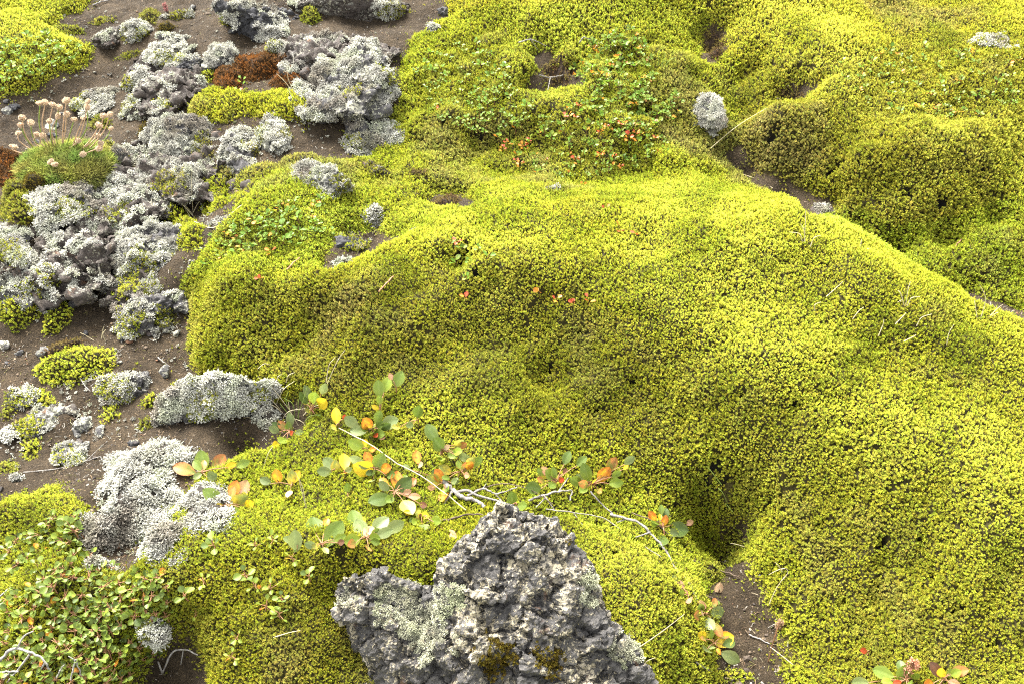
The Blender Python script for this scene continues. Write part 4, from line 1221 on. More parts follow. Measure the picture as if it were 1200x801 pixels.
# grit and crumbs on the bare soil
def m_grit():
    m, nt, nd, lk = new_mat('soil_grit')
    a = N(nt, 'ShaderNodeAttribute', attribute_name='tint')
    p = N(nt, 'ShaderNodeBsdfPrincipled'); p.inputs['Roughness'].default_value = .9; p.inputs['Specular IOR Level'].default_value = .25
    lk.new(a.outputs['Color'], p.inputs['Base Color'])
    out = N(nt, 'ShaderNodeOutputMaterial'); lk.new(p.outputs[0], out.inputs[0]); return m
M_GRIT = m_grit()
def build_grit():
    r = np.random.default_rng(77)
    n = 60000
    px = r.uniform(-80, 1280, n); py = r.uniform(-60, 860, n)
    w = (px < 560) | ((px > 790) & (px < 1000)) | (px > 1100)
    px, py = px[w], py[w]
    G = at_z(px, py, .05); x, y = G[:, 0], G[:, 1]
    sd = grid_at(SOILD, x, y); k = sd < .012
    x, y = x[k], y[k]
    k = (fbm(np.stack([x, y], -1), 5, 3, 91) + .35 * r.normal(size=len(x))) > .05
    x, y = x[k][:30000], y[k][:30000]
    V0, F0 = icosphere(1)
    tem = []
    for s in range(6):
        rr = np.random.default_rng(s); vv = V0 * (1 + .3 * rr.normal(size=(len(V0), 1)).clip(-1, 1)) * [1, .75, .6]
        tem.append((vv, F0, np.ones(len(vv))))
    P = np.stack([x, y, height(x, y)], -1)
    sz = .0012 + .0026 * r.random(len(x)) ** 3 + .0055 * (r.random(len(x)) > .982) * r.random(len(x))
    pal = np.array([(.05, .037, .026), (.09, .065, .042), (.028, .023, .02), (.14, .10, .06), (.17, .155, .13), (.10, .05, .025), (.07, .07, .03)])
    c = pal[r.choice(len(pal), len(x), p=[.3, .24, .2, .1, .05, .05, .06])] * r.uniform(.7, 1.2, (len(x), 1))
    V, F, C = grow(P, np.tile([0, 0, 1.0], (len(x), 1)), sz, c, c, tem, r)
    # fallen bits of stalks and leaves
    m = 4200; i = r.integers(0, len(x), m)
    st = np.array([[-1, -.10, 0], [1, -.07, .05], [1, .07, .05], [-1, .10, 0.0], [0, 0, .22]]); 
    sf = np.array([[0, 1, 4], [1, 2, 4], [2, 3, 4], [3, 0, 4]])
    P2 = P[i] + np.stack([r.normal(size=m) * .01, r.normal(size=m) * .01, np.full(m, .001)], -1)
    pal2 = np.array([(.16, .11, .06), (.22, .18, .11), (.08, .05, .03), (.13, .12, .03), (.25, .23, .19)])
    c2 = pal2[r.integers(0, 5, m)] * r.uniform(.6, 1.1, (m, 1))
    V2, F2, C2 = grow(P2, np.tile([0, 0, 1.0], (m, 1)), r.uniform(.002, .0065, m), c2, c2, [(st, sf, np.ones(5))], r)
    VV, FF, CC = merge([(V, F, C), (V2, F2, C2)])
    o = obj_np('gravel', VV, FF, M_GRIT, col=CC)
    tag(o, 'fine grit and plant crumbs strewn over the bare brown soil', 'gravel', kind='stuff')
build_grit()
# ------------------------------------------------------------------ leaves
def leaf_mat():
    m, nt, nd, lk = new_mat('willow_leaf')
    a = N(nt, 'ShaderNodeAttribute', attribute_name='tint')
    oi = N(nt, 'ShaderNodeObjectInfo')
    v = ramp(nt, oi.outputs['Random'], [(0, (.72, .74, .7)), (.5, (1, 1, 1)), (1, (1.18, 1.15, 1.1))])
    g = N(nt, 'ShaderNodeTexCoord')
    n1 = noise_n(nt, 9, 4, .6, g.outputs['Object'])
    c = mixc(nt, 1, a.outputs['Color'], v, 'MULTIPLY')
    c = mixc(nt, .25, c, ramp(nt, n1, [(.3, (.6, .6, .55)), (.6, (1.15, 1.12, 1.1))]), 'MULTIPLY')
    p = N(nt, 'ShaderNodeBsdfPrincipled'); p.inputs['Roughness'].default_value = .45; p.inputs['Specular IOR Level'].default_value = .3
    lk.new(c, p.inputs['Base Color'])
    t = N(nt, 'ShaderNodeBsdfTranslucent'); lk.new(c, t.inputs['Color'])
    mx = N(nt, 'ShaderNodeMixShader'); mx.inputs[0].default_value = .42
    out = N(nt, 'ShaderNodeOutputMaterial'); lk.new(p.outputs[0], mx.inputs[1]); lk.new(t.outputs[0], mx.inputs[2]); lk.new(mx.outputs[0], out.inputs[0])
    return m
M_LEAF = leaf_mat()
M_WOOD = plain_noise_mat('grey_twig_bark', (.10, .088, .075), (.24, .225, .20), 160, .85, .5)
M_WOODB = plain_noise_mat('brown_twig_bark', (.035, .025, .018), (.10, .07, .048), 160, .8, .5)
M_STRAW = plain_noise_mat('dry_grass', (.28, .23, .13), (.42, .37, .24), 90, .7)
M_STEM = plain_noise_mat('reddish_shoot', (.16, .07, .035), (.26, .14, .07), 120, .6)
M_GREEN = plain_noise_mat('green_blade', (.10, .15, .025), (.20, .25, .05), 60, .6)

LC = {  'k': ((.11, .195, .014), (.095, .18, .014), (.14, .21, .02)),
  # leaf colours: (base, towards the tip, margin)
 'g': ((.13, .175, .024), (.115, .165, .024), (.155, .19, .032)), 'G': ((.075, .11, .018), (.065, .10, .018), (.10, .12, .026)),
 's': ((.15, .18, .06), (.13, .165, .052), (.18, .20, .07)), 'l': ((.165, .215, .022), (.15, .21, .024), (.21, .23, .03)),
 'y': ((.60, .45, .02), (.62, .45, .022), (.55, .32, .02)), 'o': ((.58, .31, .02), (.46, .15, .02), (.30, .09, .02)),
 'r': ((.40, .08, .02), (.42, .055, .02), (.28, .05, .02)), 'm': ((.16, .20, .035), (.42, .17, .05), (.35, .12, .04)),
 'h': ((.50, .40, .04), (.20, .23, .05), (.34, .25, .05)), 'c': ((.45, .36, .22), (.42, .27, .16), (.36, .22, .13)),
 'b': ((.16, .07, .035), (.12, .055, .03), (.10, .05, .03)), 'p': ((.46, .25, .17), (.36, .22, .09), (.42, .20, .14)),
}
LNAME = {'y': 'yellow leaf', 'o': 'orange leaf', 'r': 'red leaf', 'm': 'green leaf turning red', 'h': 'leaf half yellow and half green', 'c': 'pale withered leaf', 'b': 'brown leaf', 'p': 'pinkish leaf', 's': 'grey green leaf'}
def leaf_geo(seed, width=.30, nu=10, nv=6, cup=.35, droop=.25):
    r = np.random.default_rng(seed)
    width *= r.uniform(.9, 1.12); cup *= r.uniform(.4, 1.4); droop *= r.uniform(-.3, 1.5); tw = r.normal() * .25
    u = np.linspace(0, 1, nu + 1); v = np.linspace(-1, 1, nv + 1)
    Uu, Vv = np.meshgrid(u, v, indexing='ij')
    w = width * np.sin(np.pi * np.clip(Uu, 0, 1) ** 1.15).clip(0) ** .72 + .012
    X = Vv * w; Y = Uu; Z = cup * (Vv * w) ** 2 * 2.2 - .02 * np.exp(-(Vv / .18) ** 2) - droop * Uu ** 2 * .5 + tw * X * Uu + .012 * perlin(np.stack([X * 6, Y * 6, X * 0 + seed], -1), 1, 3)
    P = np.stack([X, Y, Z], -1).reshape(-1, 3)
    idx = np.arange(P.shape[0]).reshape(nu + 1, nv + 1)
    F = np.stack([idx[:-1, :-1], idx[1:, :-1], idx[1:, 1:], idx[:-1, 1:]], -1).reshape(-1, 4)[:, ::-1]
    return P, F, Uu.ravel(), Vv.ravel()
def leaf_col(seed, key, U_, V_):
    r = np.random.default_rng(seed + 900)
    b, t, m = [np.array(c) for c in LC[key]]
    q = np.stack([U_ * 3, V_ * 2, np.full_like(U_, seed * 1.7)], -1)
    k = smooth(U_ * 1.2 - .1 + .9 * perlin(q, 1.3, 5))[:, None]
    c = b * (1 - k) + t * k
    e = smooth((np.abs(V_) - .55) / .4 + .5 * perlin(q, 2, 9))[:, None]
    c = c * (1 - .7 * e) + m * .7 * e
    rib = np.exp(-(V_ / .14) ** 2)[:, None] * .35
    c = c * (1 - rib) + (c * 1.25 + .04) * rib
    if key in 'yohpm':
        sp = smooth(perlin(q, 4.5, 11) * 4 - 1.5)[:, None] * .7
        c = c * (1 - sp) + np.array([.14, .05, .02]) * sp
    return c
_leafmesh = {}
def leaf_mesh(key, var, round_=False):
    k = (key, var, round_)
    if k not in _leafmesh:
        P, F, u, v = leaf_geo(var + (50 if round_ else 0), .40 if round_ else .29)
        _leafmesh[k] = mesh_np('leaf', P, F, M_LEAF, leaf_col(var * 13 + ord(key), key, u, v), True)
    return _leafmesh[k]

def tube_np(pts, rad, seg=6, cap=True):
    pts = np.asarray(pts, float); rad = np.asarray(rad, float)
    n = len(pts); T = np.gradient(pts, axis=0); T /= np.linalg.norm(T, axis=1)[:, None] + 1e-12
    s = np.cross(T, [.21, .37, .9]); s /= np.linalg.norm(s, axis=1)[:, None] + 1e-12; u = np.cross(T, s)
    a = np.arange(seg) * 2 * math.pi / seg
    V = pts[:, None] + rad[:, None, None] * (np.cos(a)[None, :, None] * s[:, None] + np.sin(a)[None, :, None] * u[:, None])
    idx = np.arange(n * seg).reshape(n, seg); j = np.roll(idx, -1, 1)
    F = np.stack([idx[:-1], j[:-1], j[1:], idx[1:]], -1).reshape(-1, 4)
    return V.reshape(-1, 3), F
def join_vf(L):
    Vs, Fs, o = [], [], 0
    for V, F in L: Vs.append(V); Fs.append(F + o); o += len(V)
    return np.concatenate(Vs), np.concatenate(Fs)
def curve_pts(P, sub=5):
    P = np.asarray(P, float); Q = np.concatenate([[2 * P[0] - P[1]], P, [2 * P[-1] - P[-2]]])
    out = []
    for k in range(1, len(Q) - 2):
        for t in np.linspace(0, 1, sub, endpoint=False):
            a, b, c, d = Q[k - 1], Q[k], Q[k + 1], Q[k + 2]
            out.append(.5 * (2 * b + (c - a) * t + (2 * a - 5 * b + 4 * c - d) * t * t + (3 * b - a - 3 * c + d) * t ** 3))
    out.append(P[-1]); return np.array(out)

_lr = np.random.default_rng(404)
MOSS_TOP = .024
def surf(px, py):
    """top of the moss or soil at a pixel"""
    g = hit1(px, py); 
    sd = float(grid_at(SOILD, g[0], g[1])); lift = MOSS_TOP * float(smooth(np.array((sd + .012) / .05)))
    if lift > .004:
        d = g - CAM; g2 = g + np.array([0, 0, lift]); 
        # slide along the line of sight so that the point still lies under the pixel
        t = lift / max(-d[2] / np.linalg.norm(d), .2); return g - d / np.linalg.norm(d) * t
    return g
def frame_leaf(o, pos, axis, nrm, L):
    y = np.asarray(axis, float); y /= np.linalg.norm(y)
    z = np.asarray(nrm, float); z = z - y * (z @ y); z /= np.linalg.norm(z); x = np.cross(y, z)
    M = Matrix(((x[0] * L, y[0] * L, z[0] * L, pos[0]), (x[1] * L, y[1] * L, z[1] * L, pos[1]), (x[2] * L, y[2] * L, z[2] * L, pos[2]), (0, 0, 0, 1)))
    o.matrix_local = M

def sprig(label, bx, by, leaves, hz=.016, name='willow_sprig', group=None, stem_mat=None):
    """a willow shoot rooted at a pixel; leaves: (px, py, length in pixels, colour)"""
    r = _lr
    base = surf(bx, by); s = mm(base)
    root = empty(name, tuple(base)); tag(root, label, 'plant', group)
    tubes = []
    top = np.array([0, 0, hz * .7])
    tubes.append(tube_np(curve_pts([[0, 0, -.012], [.001, .001, hz * .3], top]), np.linspace(.0013, .0009, 11), 5))
    made = []
    leaves = list(leaves)
    if len(leaves) >= 5:
        for q in range(4):
            a = r.random() * 6.28; d_ = r.uniform(7, 19)
            leaves.append((bx + math.cos(a) * d_ * 1.2, by - 5 + math.sin(a) * d_ * .8, r.uniform(10, 16), ('g', 'l', 'G', 's', 'h', 'm')[int(r.integers(0, 6))]))
    for (lx, ly, lp, key) in leaves:
        g = surf(lx, ly); d = CAM - g; d /= np.linalg.norm(d)
        up = r.uniform(.010, .022)
        c = g + d * up / max(d[2], .3)
        L = lp * s * 1.16
        ax = c - (base + top); far_ = np.linalg.norm(ax)
        ax = ax / max(far_, 1e-6)
        if far_ < L * .3: ax = np.array([(lx - bx) / 30, .5, .6]) ; ax /= np.linalg.norm(ax)
        ax = ax + np.array([0, -.05, .5]) + r.normal(size=3) * .12; ax /= np.linalg.norm(ax)
        n = np.array([0, -.35, .8]) + r.normal(size=3) * .28 + d * .9
        pos = c - ax * L * .5 - base
        made.append((pos, ax, n, L, key))
        mid = (top + pos) * .5 + np.array([0, 0, .003])
        tubes.append(tube_np(curve_pts([top * r.uniform(.5, 1), mid, pos + ax * L * .04], 4), np.linspace(.0009, .0006, 9), 5))
    V, F = join_vf(tubes)
    o = bpy.data.objects.new('stem', mesh_np('stem', V, F, stem_mat or M_STEM, smooth_shade=True)); link(o, root)
    for pos, ax, n, L, key in made:
        lf = bpy.data.objects.new('leaf', leaf_mesh(key, int(r.integers(0, 5)))); link(lf, root)
        frame_leaf(lf, pos, ax, n, L)
        if key in LNAME: lf['label'] = LNAME[key]
    return root

SPRIGS = [
 ('upright willow shoot with paired green leaves, topmost of the leafy group', 446, 484, [(444,455,19,'g'),(453,450,17,'l'),(445,468,11,'l'),(440,477,9,'y')]),
 ('green willow leaf and a pinkish bud just right of the upright shoot', 464, 456, [(467,444,18,'g'),(458,441,9,'p')]),
 ('willow tuft with one yellow leaf standing in the dry grass', 366, 484, [(369,466,22,'l'),(378,472,21,'y'),(360,459,15,'s'),(379,456,15,'s'),(361,481,9,'h')]),
 ('single bright yellow willow leaf above a greenish one, at the end of the pale stem', 397, 500, [(394,487,18,'y'),(392,500,13,'h'),(403,488,6,'r')]),
 ('willow rosette with an orange yellow leaf at its centre and long grey green leaves', 436, 506, [(430,496,20,'o'),(455,495,22,'s'),(412,494,18,'s'),(420,504,17,'s'),(437,506,17,'l'),(443,488,15,'g'),(448,512,11,'b'),(437,499,13,'l'),(440,509,9,'r')]),
 ('willow leaf cluster with a broad green yellow leaf beside the pale stem', 426, 528, [(418,521,20,'l'),(428,520,14,'y'),(436,526,9,'o')]),
 ('willow rosette holding the biggest yellow leaf of the group', 440, 552, [(428,549,26,'y'),(444,541,22,'g'),(432,536,15,'o'),(418,539,16,'s'),(452,548,17,'o'),(436,563,12,'s')]),
 ('upright yellow orange leaf with a green base, left of the biggest yellow leaf', 404, 556, [(404,540,20,'y'),(403,554,12,'o'),(408,550,10,'s')]),
 ('grey green willow pair lying left of the yellow orange leaf', 393, 553, [(386,543,18,'s'),(393,547,15,'h'),(380,552,17,'s')]),
 ('willow rosette with large dark green leaves and an orange red leaf above', 464, 580, [(465,562,20,'o'),(472,569,24,'G'),(446,584,25,'G'),(477,592,24,'h'),(450,564,13,'o'),(485,581,13,'p'),(496,591,11,'b'),(477,576,10,'p'),(459,581,13,'g')]),
 ('lone upright green leaf with two small pale leaves at its foot', 490, 494, [(490,482,18,'g'),(481,497,11,'s'),(464,500,11,'h')]),
 ('willow branch tip with three dark green leaves and paler ones to the right', 518, 530, [(506,507,22,'G'),(514,520,23,'G'),(530,532,15,'g'),(543,535,17,'s'),(517,536,15,'l'),(523,524,10,'c')]),
 ('willow rosette mixing green, orange and pink leaves, right end of the leafy group', 541, 556, [(540,551,18,'m'),(550,545,14,'o'),(558,541,16,'g'),(546,556,12,'p'),(522,550,15,'h'),(534,562,10,'s')]),
 ('orange yellow leaf over a cream one, alone on the moss', 490, 546, [(489,535,15,'o'),(492,544,11,'c')]),
 ('yellow green and orange leaves next to the thick grey root', 520, 568, [(509,562,18,'h'),(515,558,18,'o'),(520,581,19,'o'),(523,572,13,'l'),(477,547,9,'s'),(506,571,10,'p')]),
 ('pale orange leaf standing alone at the left of the moss flat', 326, 566, [(325,557,17,'o')]),
 ('yellow willow leaves with a cream dead leaf below', 343, 570, [(342,560,18,'h'),(347,558,15,'y'),(339,577,12,'c'),(311,563,13,'s')]),
 ('willow shoot with a green and a yellow leaf beside the lichen', 340, 508, [(332,516,19,'l'),(324,520,12,'y'),(338,500,12,'g'),(350,506,12,'s'),(341,507,8,'r')]),
 ('small green willow leaf lying flat above the grey green pair', 408, 580, [(407,572,13,'g'),(408,582,9,'h')]),
 ('willow shoot on lichen with a large red tipped green leaf', 238, 556, [(216,549,25,'m'),(237,540,24,'g'),(256,541,22,'m'),(247,557,17,'s'),(270,545,12,'y'),(284,543,15,'g')]),
 ('willow rosette of orange pink leaves above a large green leaf', 266, 594, [(251,582,27,'g'),(280,586,24,'h'),(284,573,22,'p'),(274,573,20,'o'),(292,590,15,'y'),(270,600,15,'y'),(250,597,12,'s'),(296,597,12,'p')]),
 ('two tall green willow leaves on the left moss cushion', 378, 640, [(371,619,34,'g'),(390,625,31,'g'),(362,612,12,'p'),(383,612,12,'o'),(399,635,10,'b')]),
 ('grey green leaf lying on the left moss cushion', 350, 640, [(346,634,24,'s'),(338,632,12,'s')]),
 ('willow rosette of pale upright leaves behind the lava rock', 430, 632, [(417,609,25,'g'),(423,619,24,'s'),(445,614,24,'s'),(462,617,22,'s'),(450,624,20,'s'),(432,622,18,'p'),(414,632,20,'l'),(438,630,18,'l'),(425,609,10,'y')]),
 ('yellow willow leaves beside a pale one behind the pointed rock', 494, 606, [(490,602,16,'h'),(497,603,12,'y'),(487,611,15,'l'),(509,610,17,'l'),(478,600,9,'y'),(528,625,16,'p')]),
 ('willow leaves round a dark red bud, left half of the right hand branch', 652, 566, [(664,536,15,'G'),(640,552,13,'p'),(645,556,17,'g'),(625,571,21,'G'),(647,568,14,'g'),(657,562,11,'r'),(681,540,14,'g'),(662,551,7,'b')]),
 ('willow rosette with a mottled orange leaf, right half of the branch', 694, 570, [(687,554,22,'g'),(675,563,17,'g'),(695,564,13,'y'),(684,572,14,'l'),(707,556,21,'o'),(717,543,17,'m'),(721,565,17,'g'),(737,539,14,'s'),(722,555,12,'g'),(733,547,7,'y')]),
 ('green willow leaves hanging over the top of the lava rock', 604, 592, [(612,592,16,'g'),(600,584,18,'g'),(598,594,11,'l')]),
 ('glossy dark green willow leaves with yellow ones in the shaded hollow', 776, 620, [(765,605,15,'o'),(779,610,13,'o'),(793,620,26,'G'),(777,632,20,'G'),(775,597,11,'g'),(808,612,10,'p'),(774,606,8,'y')]),
 ('small pale green leaf on the bent twig at the hollow', 802, 670, [(810,662,16,'s'),(798,668,9,'c')]),
 ('pinkish and green leaves midway along the bent twig', 806, 700, [(798,685,13,'p'),(799,695,15,'l'),(808,703,14,'p'),(790,678,10,'s')]),
 ('pink and yellow leaf with grey green leaves over bare soil', 826, 722, [(822,709,16,'p'),(841,717,21,'s'),(831,730,18,'s'),(841,737,16,'m'),(823,718,10,'c')]),
 ('yellow and red willow leaves at the lower end of the bent twig', 836, 756, [(848,750,25,'y'),(824,745,15,'y'),(834,743,11,'l'),(828,761,19,'s'),(856,769,22,'s'),(842,762,8,'o')]),
 ('willow shoot with upright green leaves under the orange catkin', 1060, 799, [(1035,788,22,'g'),(1059,789,24,'g'),(1042,799,16,'l'),(1008,799,18,'s'),(1066,799,12,'g'),(1052,799,10,'r')]),
 ('brown and yellow willow leaves at the bottom edge', 1104, 798, [(1098,785,20,'b'),(1103,789,16,'y'),(1123,786,20,'m'),(1088,800,15,'o'),(1117,800,16,'p')]),
 ('single red leaf standing in the dark moss near the bottom', 1017, 766, [(1013,762,12,'r')]),
 ('pale pink dead leaf lying in the soil hollow', 842, 694, [(842,689,15,'c')]),
]
for lb, bx, by, lv in SPRIGS: sprig(lb, bx, by, lv)

# ------------------------------------------------------------------ small round-leaved willow in the lower left corner, built once and copied
def rosette_proto(seed, keys, nleaf, L, label, group):
    r = np.random.default_rng(seed)
    root = empty('willow_sprig', (0, 0, 0)); tag(root, label, 'plant', group)
    tubes = [tube_np(curve_pts([[0, 0, -.01], [.001, 0, .008], [0, .001, .016]]), np.linspace(.001, .0007, 11), 5)]
    spec = []
    for k in range(nleaf):
        az = k * 2.4 + r.normal() * .35; el = r.uniform(.15, .75); rad = r.uniform(.003, .011)
        ax = np.array([math.cos(az) * math.cos(el), math.sin(az) * math.cos(el), math.sin(el)])
        z = r.uniform(.002, .013); pos = np.array([math.cos(az) * rad, math.sin(az) * rad, z])
        tubes.append(tube_np(curve_pts([[0, 0, z * .7], pos * .6 + [0, 0, z * .3], pos + ax * L * .05], 3), np.linspace(.0007, .0005, 7), 4))
        spec.append((pos, ax, L * r.uniform(.7, 1.2), keys[int(r.integers(0, len(keys)))]))
    V, F = join_vf(tubes)
    link(bpy.data.objects.new('stem', mesh_np('stem', V, F, M_STEM, smooth_shade=True)), root)
    for pos, ax, l, key in spec:
        lf = bpy.data.objects.new('leaf', leaf_mesh(key, int(r.integers(0, 5)), True)); link(lf, root)
        frame_leaf(lf, pos, ax, np.array([0, -.45, 1.0]) + r.normal(size=3) * .3, l)
        if key in LNAME: lf['label'] = LNAME[key]
    return root

def inside_px(poly, x, y):
    c = False; n = len(poly)
    for i in range(n):
        (ax, ay), (bx, by) = poly[i], poly[i - 1]
        if (ay > y) != (by > y) and x < (bx - ax) * (y - ay) / (by - ay) + ax: c = not c
    return c
def spots_in(poly, n, dmin, r):
    xs = [p[0] for p in poly]; ys = [p[1] for p in poly]; out = []
    for t in range(n * 60):
        x, y = r.uniform(min(xs), max(xs)), r.uniform(min(ys), max(ys))
        if inside_px(poly, x, y) and all((x - a) ** 2 + (y - b) ** 2 > dmin ** 2 for a, b in out):
            out.append((x, y))
            if len(out) >= n: break
    return out
_pr = np.random.default_rng(909)
def spread_tree(protos, spots, label=None, group=None, smin=.8, smax=1.25):
    for i, (x, y) in enumerate(spots):
        p = surf(x, y); src = protos[i % len(protos)]
        o = src if i < len(protos) else copy_tree(src)
        o.location = tuple(p); o.rotation_euler = (_pr.normal() * .15, _pr.normal() * .15, _pr.random() * 6.28)
        s = _pr.uniform(smin, smax); o.scale = (s, s, s)
        if label: o['label'] = label
        if group: o['group'] = group
CARPET = [(8,640),(60,606),(84,596),(104,640),(112,668),(180,662),(208,690),(214,716),(176,738),(182,770),(152,801),(0,801),(0,700),(20,680)]
gl, gg = 'small round leaved green willow sprig of the leafy carpet in the lower left corner', 'round leaved willow carpet'
pr = [rosette_proto(50 + k, ks, 7, .0112, gl, gg) for k, ks in enumerate(['glGgl', 'gggGlglgggh', 'lglgGgg', 'ggGlglg', 'gGgl', 'glGlggglgggo'])]
spread_tree(pr, spots_in(CARPET, 130, 9.5, _pr), gl, gg)
gl, gg = 'small green willow sprig dotted on the left moss cushion', 'willow sprigs on the left cushion'
pr = [rosette_proto(70 + k, ks, 5, .0125, gl, gg) for k, ks in enumerate(['gllg', 'lgogl', 'glG'])]
spread_tree(pr, [(320,634),(343,655),(363,677),(318,690),(312,712),(330,703),(328,722),(240,682),(218,700),(278,748),(274,770),(288,676),(230,720),(300,688),(252,640),(300,640)], gl, gg)

# ------------------------------------------------------------------ tiny shrub sprigs far up the mounds: one small mesh each
FRESH = {'g': 'k', 'G': 'k'}      # the tiny shrub leaves are a fresher green
def tiny_mesh(seed, keys, nleaf, L):
    r = np.random.default_rng(seed); parts = []
    for k in range(nleaf):
        P, F, u, v = leaf_geo(seed * 7 + k, .38, 5, 4)
        az = k * 2.4 + r.normal() * .4; el = r.uniform(.2, .9)
        y = np.array([math.cos(az) * math.cos(el), math.sin(az) * math.cos(el), math.sin(el)]); z = np.array([0, 0, 1.0]) + r.normal(size=3) * .25
        z -= y * (y @ z); z /= np.linalg.norm(z); x = np.cross(y, z); l = L * r.uniform(.75, 1.2)
        W = (P[:, :1] * x + P[:, 1:2] * y + P[:, 2:] * z) * l + y * r.uniform(.001, .006) + np.array([0, 0, r.uniform(-.002, .007)])
        parts.append((W, [F], leaf_col(seed * 7 + k, FRESH.get(keys[k % len(keys)], keys[k % len(keys)]), u, v)))
    V, F = tube_np([[0, 0, -.01], [0, .0005, .006], [0, 0, .012]], [.001, .0009, .0006], 5)
    parts.append((V, [F], np.tile([.12, .06, .03], (len(V), 1))))
    VV, FF, CC = merge(parts)
    return mesh_np('shrub_sprig', VV, FF, M_LEAF, CC, True)
CARPET_PARTS = []
def tiny_field(label, group, poly, n, dmin, keysets, nleaf, L, seed, extra=0):
    ms = [tiny_mesh(seed + k, ks, nleaf, L) for k, ks in enumerate(keysets)]
    for x, y in spots_in(poly, extra, dmin * .7, _pr):
        me = ms[int(_pr.integers(0, len(ms)))]; nv = len(me.vertices)
        v = np.empty(nv * 3); me.vertices.foreach_get('co', v); c = np.empty(nv * 4, np.float32); me.color_attributes['tint'].data.foreach_get('color', c)
        a = _pr.random() * 6.28; k = _pr.uniform(.6, 1.0); M = np.array([[math.cos(a), math.sin(a), 0], [-math.sin(a), math.cos(a), 0], [0, 0, 1]]) * k
        CARPET_PARTS.append((v.reshape(-1, 3) @ M + surf(x, y), [np.array([p.vertices[:] for p in me.polygons if len(p.vertices) == 4])], c.reshape(-1, 4)[:, :3]))
    for i, (x, y) in enumerate(spots_in(poly, n, dmin, _pr)):
        o = bpy.data.objects.new('shrub_sprig', ms[int(_pr.integers(0, len(ms)))]); COL.objects.link(o)
        o.location = tuple(surf(x, y)); o.rotation_euler = (_pr.normal() * .2, _pr.normal() * .2, _pr.random() * 6.28)
        s = _pr.uniform(.75, 1.3); o.scale = (s, s, s)
        tag(o, label, 'plant', group)
tiny_field('tiny green and orange shrub sprig in the thick leafy patch on the shrubby mound', 'sprigs in the thick leafy patch', [(700,40),(742,30),(762,60),(775,100),(800,120),(790,150),(740,150),(690,130),(670,80)], 88, 5.5, ['glg', 'gGl', 'gol', 'glg', 'lgl', 'glm'], 8, .0098, 11, 60)
tiny_field('tiny green shrub sprig with odd red leaf on the left half of the shrubby mound', 'sprigs on the left half of the shrubby mound', [(480,60),(560,50),(620,100),(640,150),(560,160),(500,140)], 42, 8, ['glg', 'gGl', 'lgl', 'gGl'], 6, .0092, 31, 60)
tiny_field('tiny red or green shrub sprig on the front of the shrubby mound', 'sprigs on the front of the shrubby mound', [(570,150),(680,120),(780,150),(790,180),(700,215),(600,200)], 66, 8, ['glg', 'gGl', 'gol', 'lgl', 'glg', 'or'], 6, .0092, 51, 70)
tiny_field('tiny orange or green shrub sprig on top of the rounded right mound', 'sprigs on the rounded right mound', [(975,70),(1060,50),(1130,60),(1195,70),(1195,120),(1120,150),(1040,130),(985,110)], 38, 11, ['gol', 'glg', 'lgl', 'glg', 'gGl'], 5, .0092, 71, 50)
tiny_field('tiny shrub sprig with red leaves on the small hummock', 'sprigs on the small hummock', [(232,290),(270,262),(320,240),(385,232),(405,260),(380,285),(300,290),(240,312)], 32, 9, ['glg', 'gol', 'gGl', 'glg', 'lgl'], 6, .0105, 91, 40)
tiny_field('tiny green shrub sprig in the upper left corner carpet', 'sprigs in the upper left corner', [(0,50),(60,40),(100,55),(90,70),(40,92),(0,108)], 18, 11, ['glg', 'lgl', 'gGl'], 6, .0115, 111, 40)
tiny_field('tiny orange and green sprig on the bank below the rust hump', 'sprigs below the rust hump', [(250,108),(275,82),(290,84),(280,108),(258,116)], 10, 8, ['gol', 'glm', 'glg'], 5, .0105, 131)
tiny_field('tiny dark green sprig in the dip of the large mound', 'sprigs in the dip of the large mound', [(520,285),(560,280),(580,310),(560,335),(530,325)], 7, 9, ['gGl', 'glg'], 4, .011, 151)
VV, FF, CC = merge(CARPET_PARTS)
o = obj_np('shrub_carpet', VV, FF, M_LEAF, col=CC, smooth_shade=True)
tag(o, 'fine leafy ground cover of tiny shrub leaves woven through the moss on the mounds', 'ground cover', kind='stuff')
RED = [(690,353,'a pair of red leaves side by side on the plateau'),(672,356,'red leaf left of the red pair'),(652,353,'dull red leaf sprig near a dimple'),(632,345,'orange leaf sprig at the left of the red row'),
 (746,275,'dark red leaf on the upper plateau'),(726,270,'orange tinted leaf beside the dark red one'),(710,247,'orange leaf sprig on the back rim of the mound'),(684,218,'red orange leaf behind the back rim'),
 (775,233,'orange brown leaf at the rim notch'),(535,285,'orange red leaf above the dark dip'),(545,350,'red speck of a leaf under the dark dip'),(365,226,'bright orange leaf on the pale thatched rock'),
 (306,328,'red leaf at the left shoulder of the mound'),(515,130,'bright red leaf low on the shrubby mound'),(318,296,'red leaf low on the hummock'),(1095,125,'scarlet leaf at the right mound, lowest of its sprigs'),(1085,147,'red and white leaf sprig on the right mound front')]
for i, (x, y, lb) in enumerate(RED):
    o = bpy.data.objects.new('leaf_sprig', tiny_mesh(200 + i, ['ro', 'r', 'or', 'o'][i % 4], 3, .0115)); COL.objects.link(o)
    o.location = tuple(surf(x, y)); o.rotation_euler = (0, 0, _pr.random() * 6.28); tag(o, lb, 'leaf')

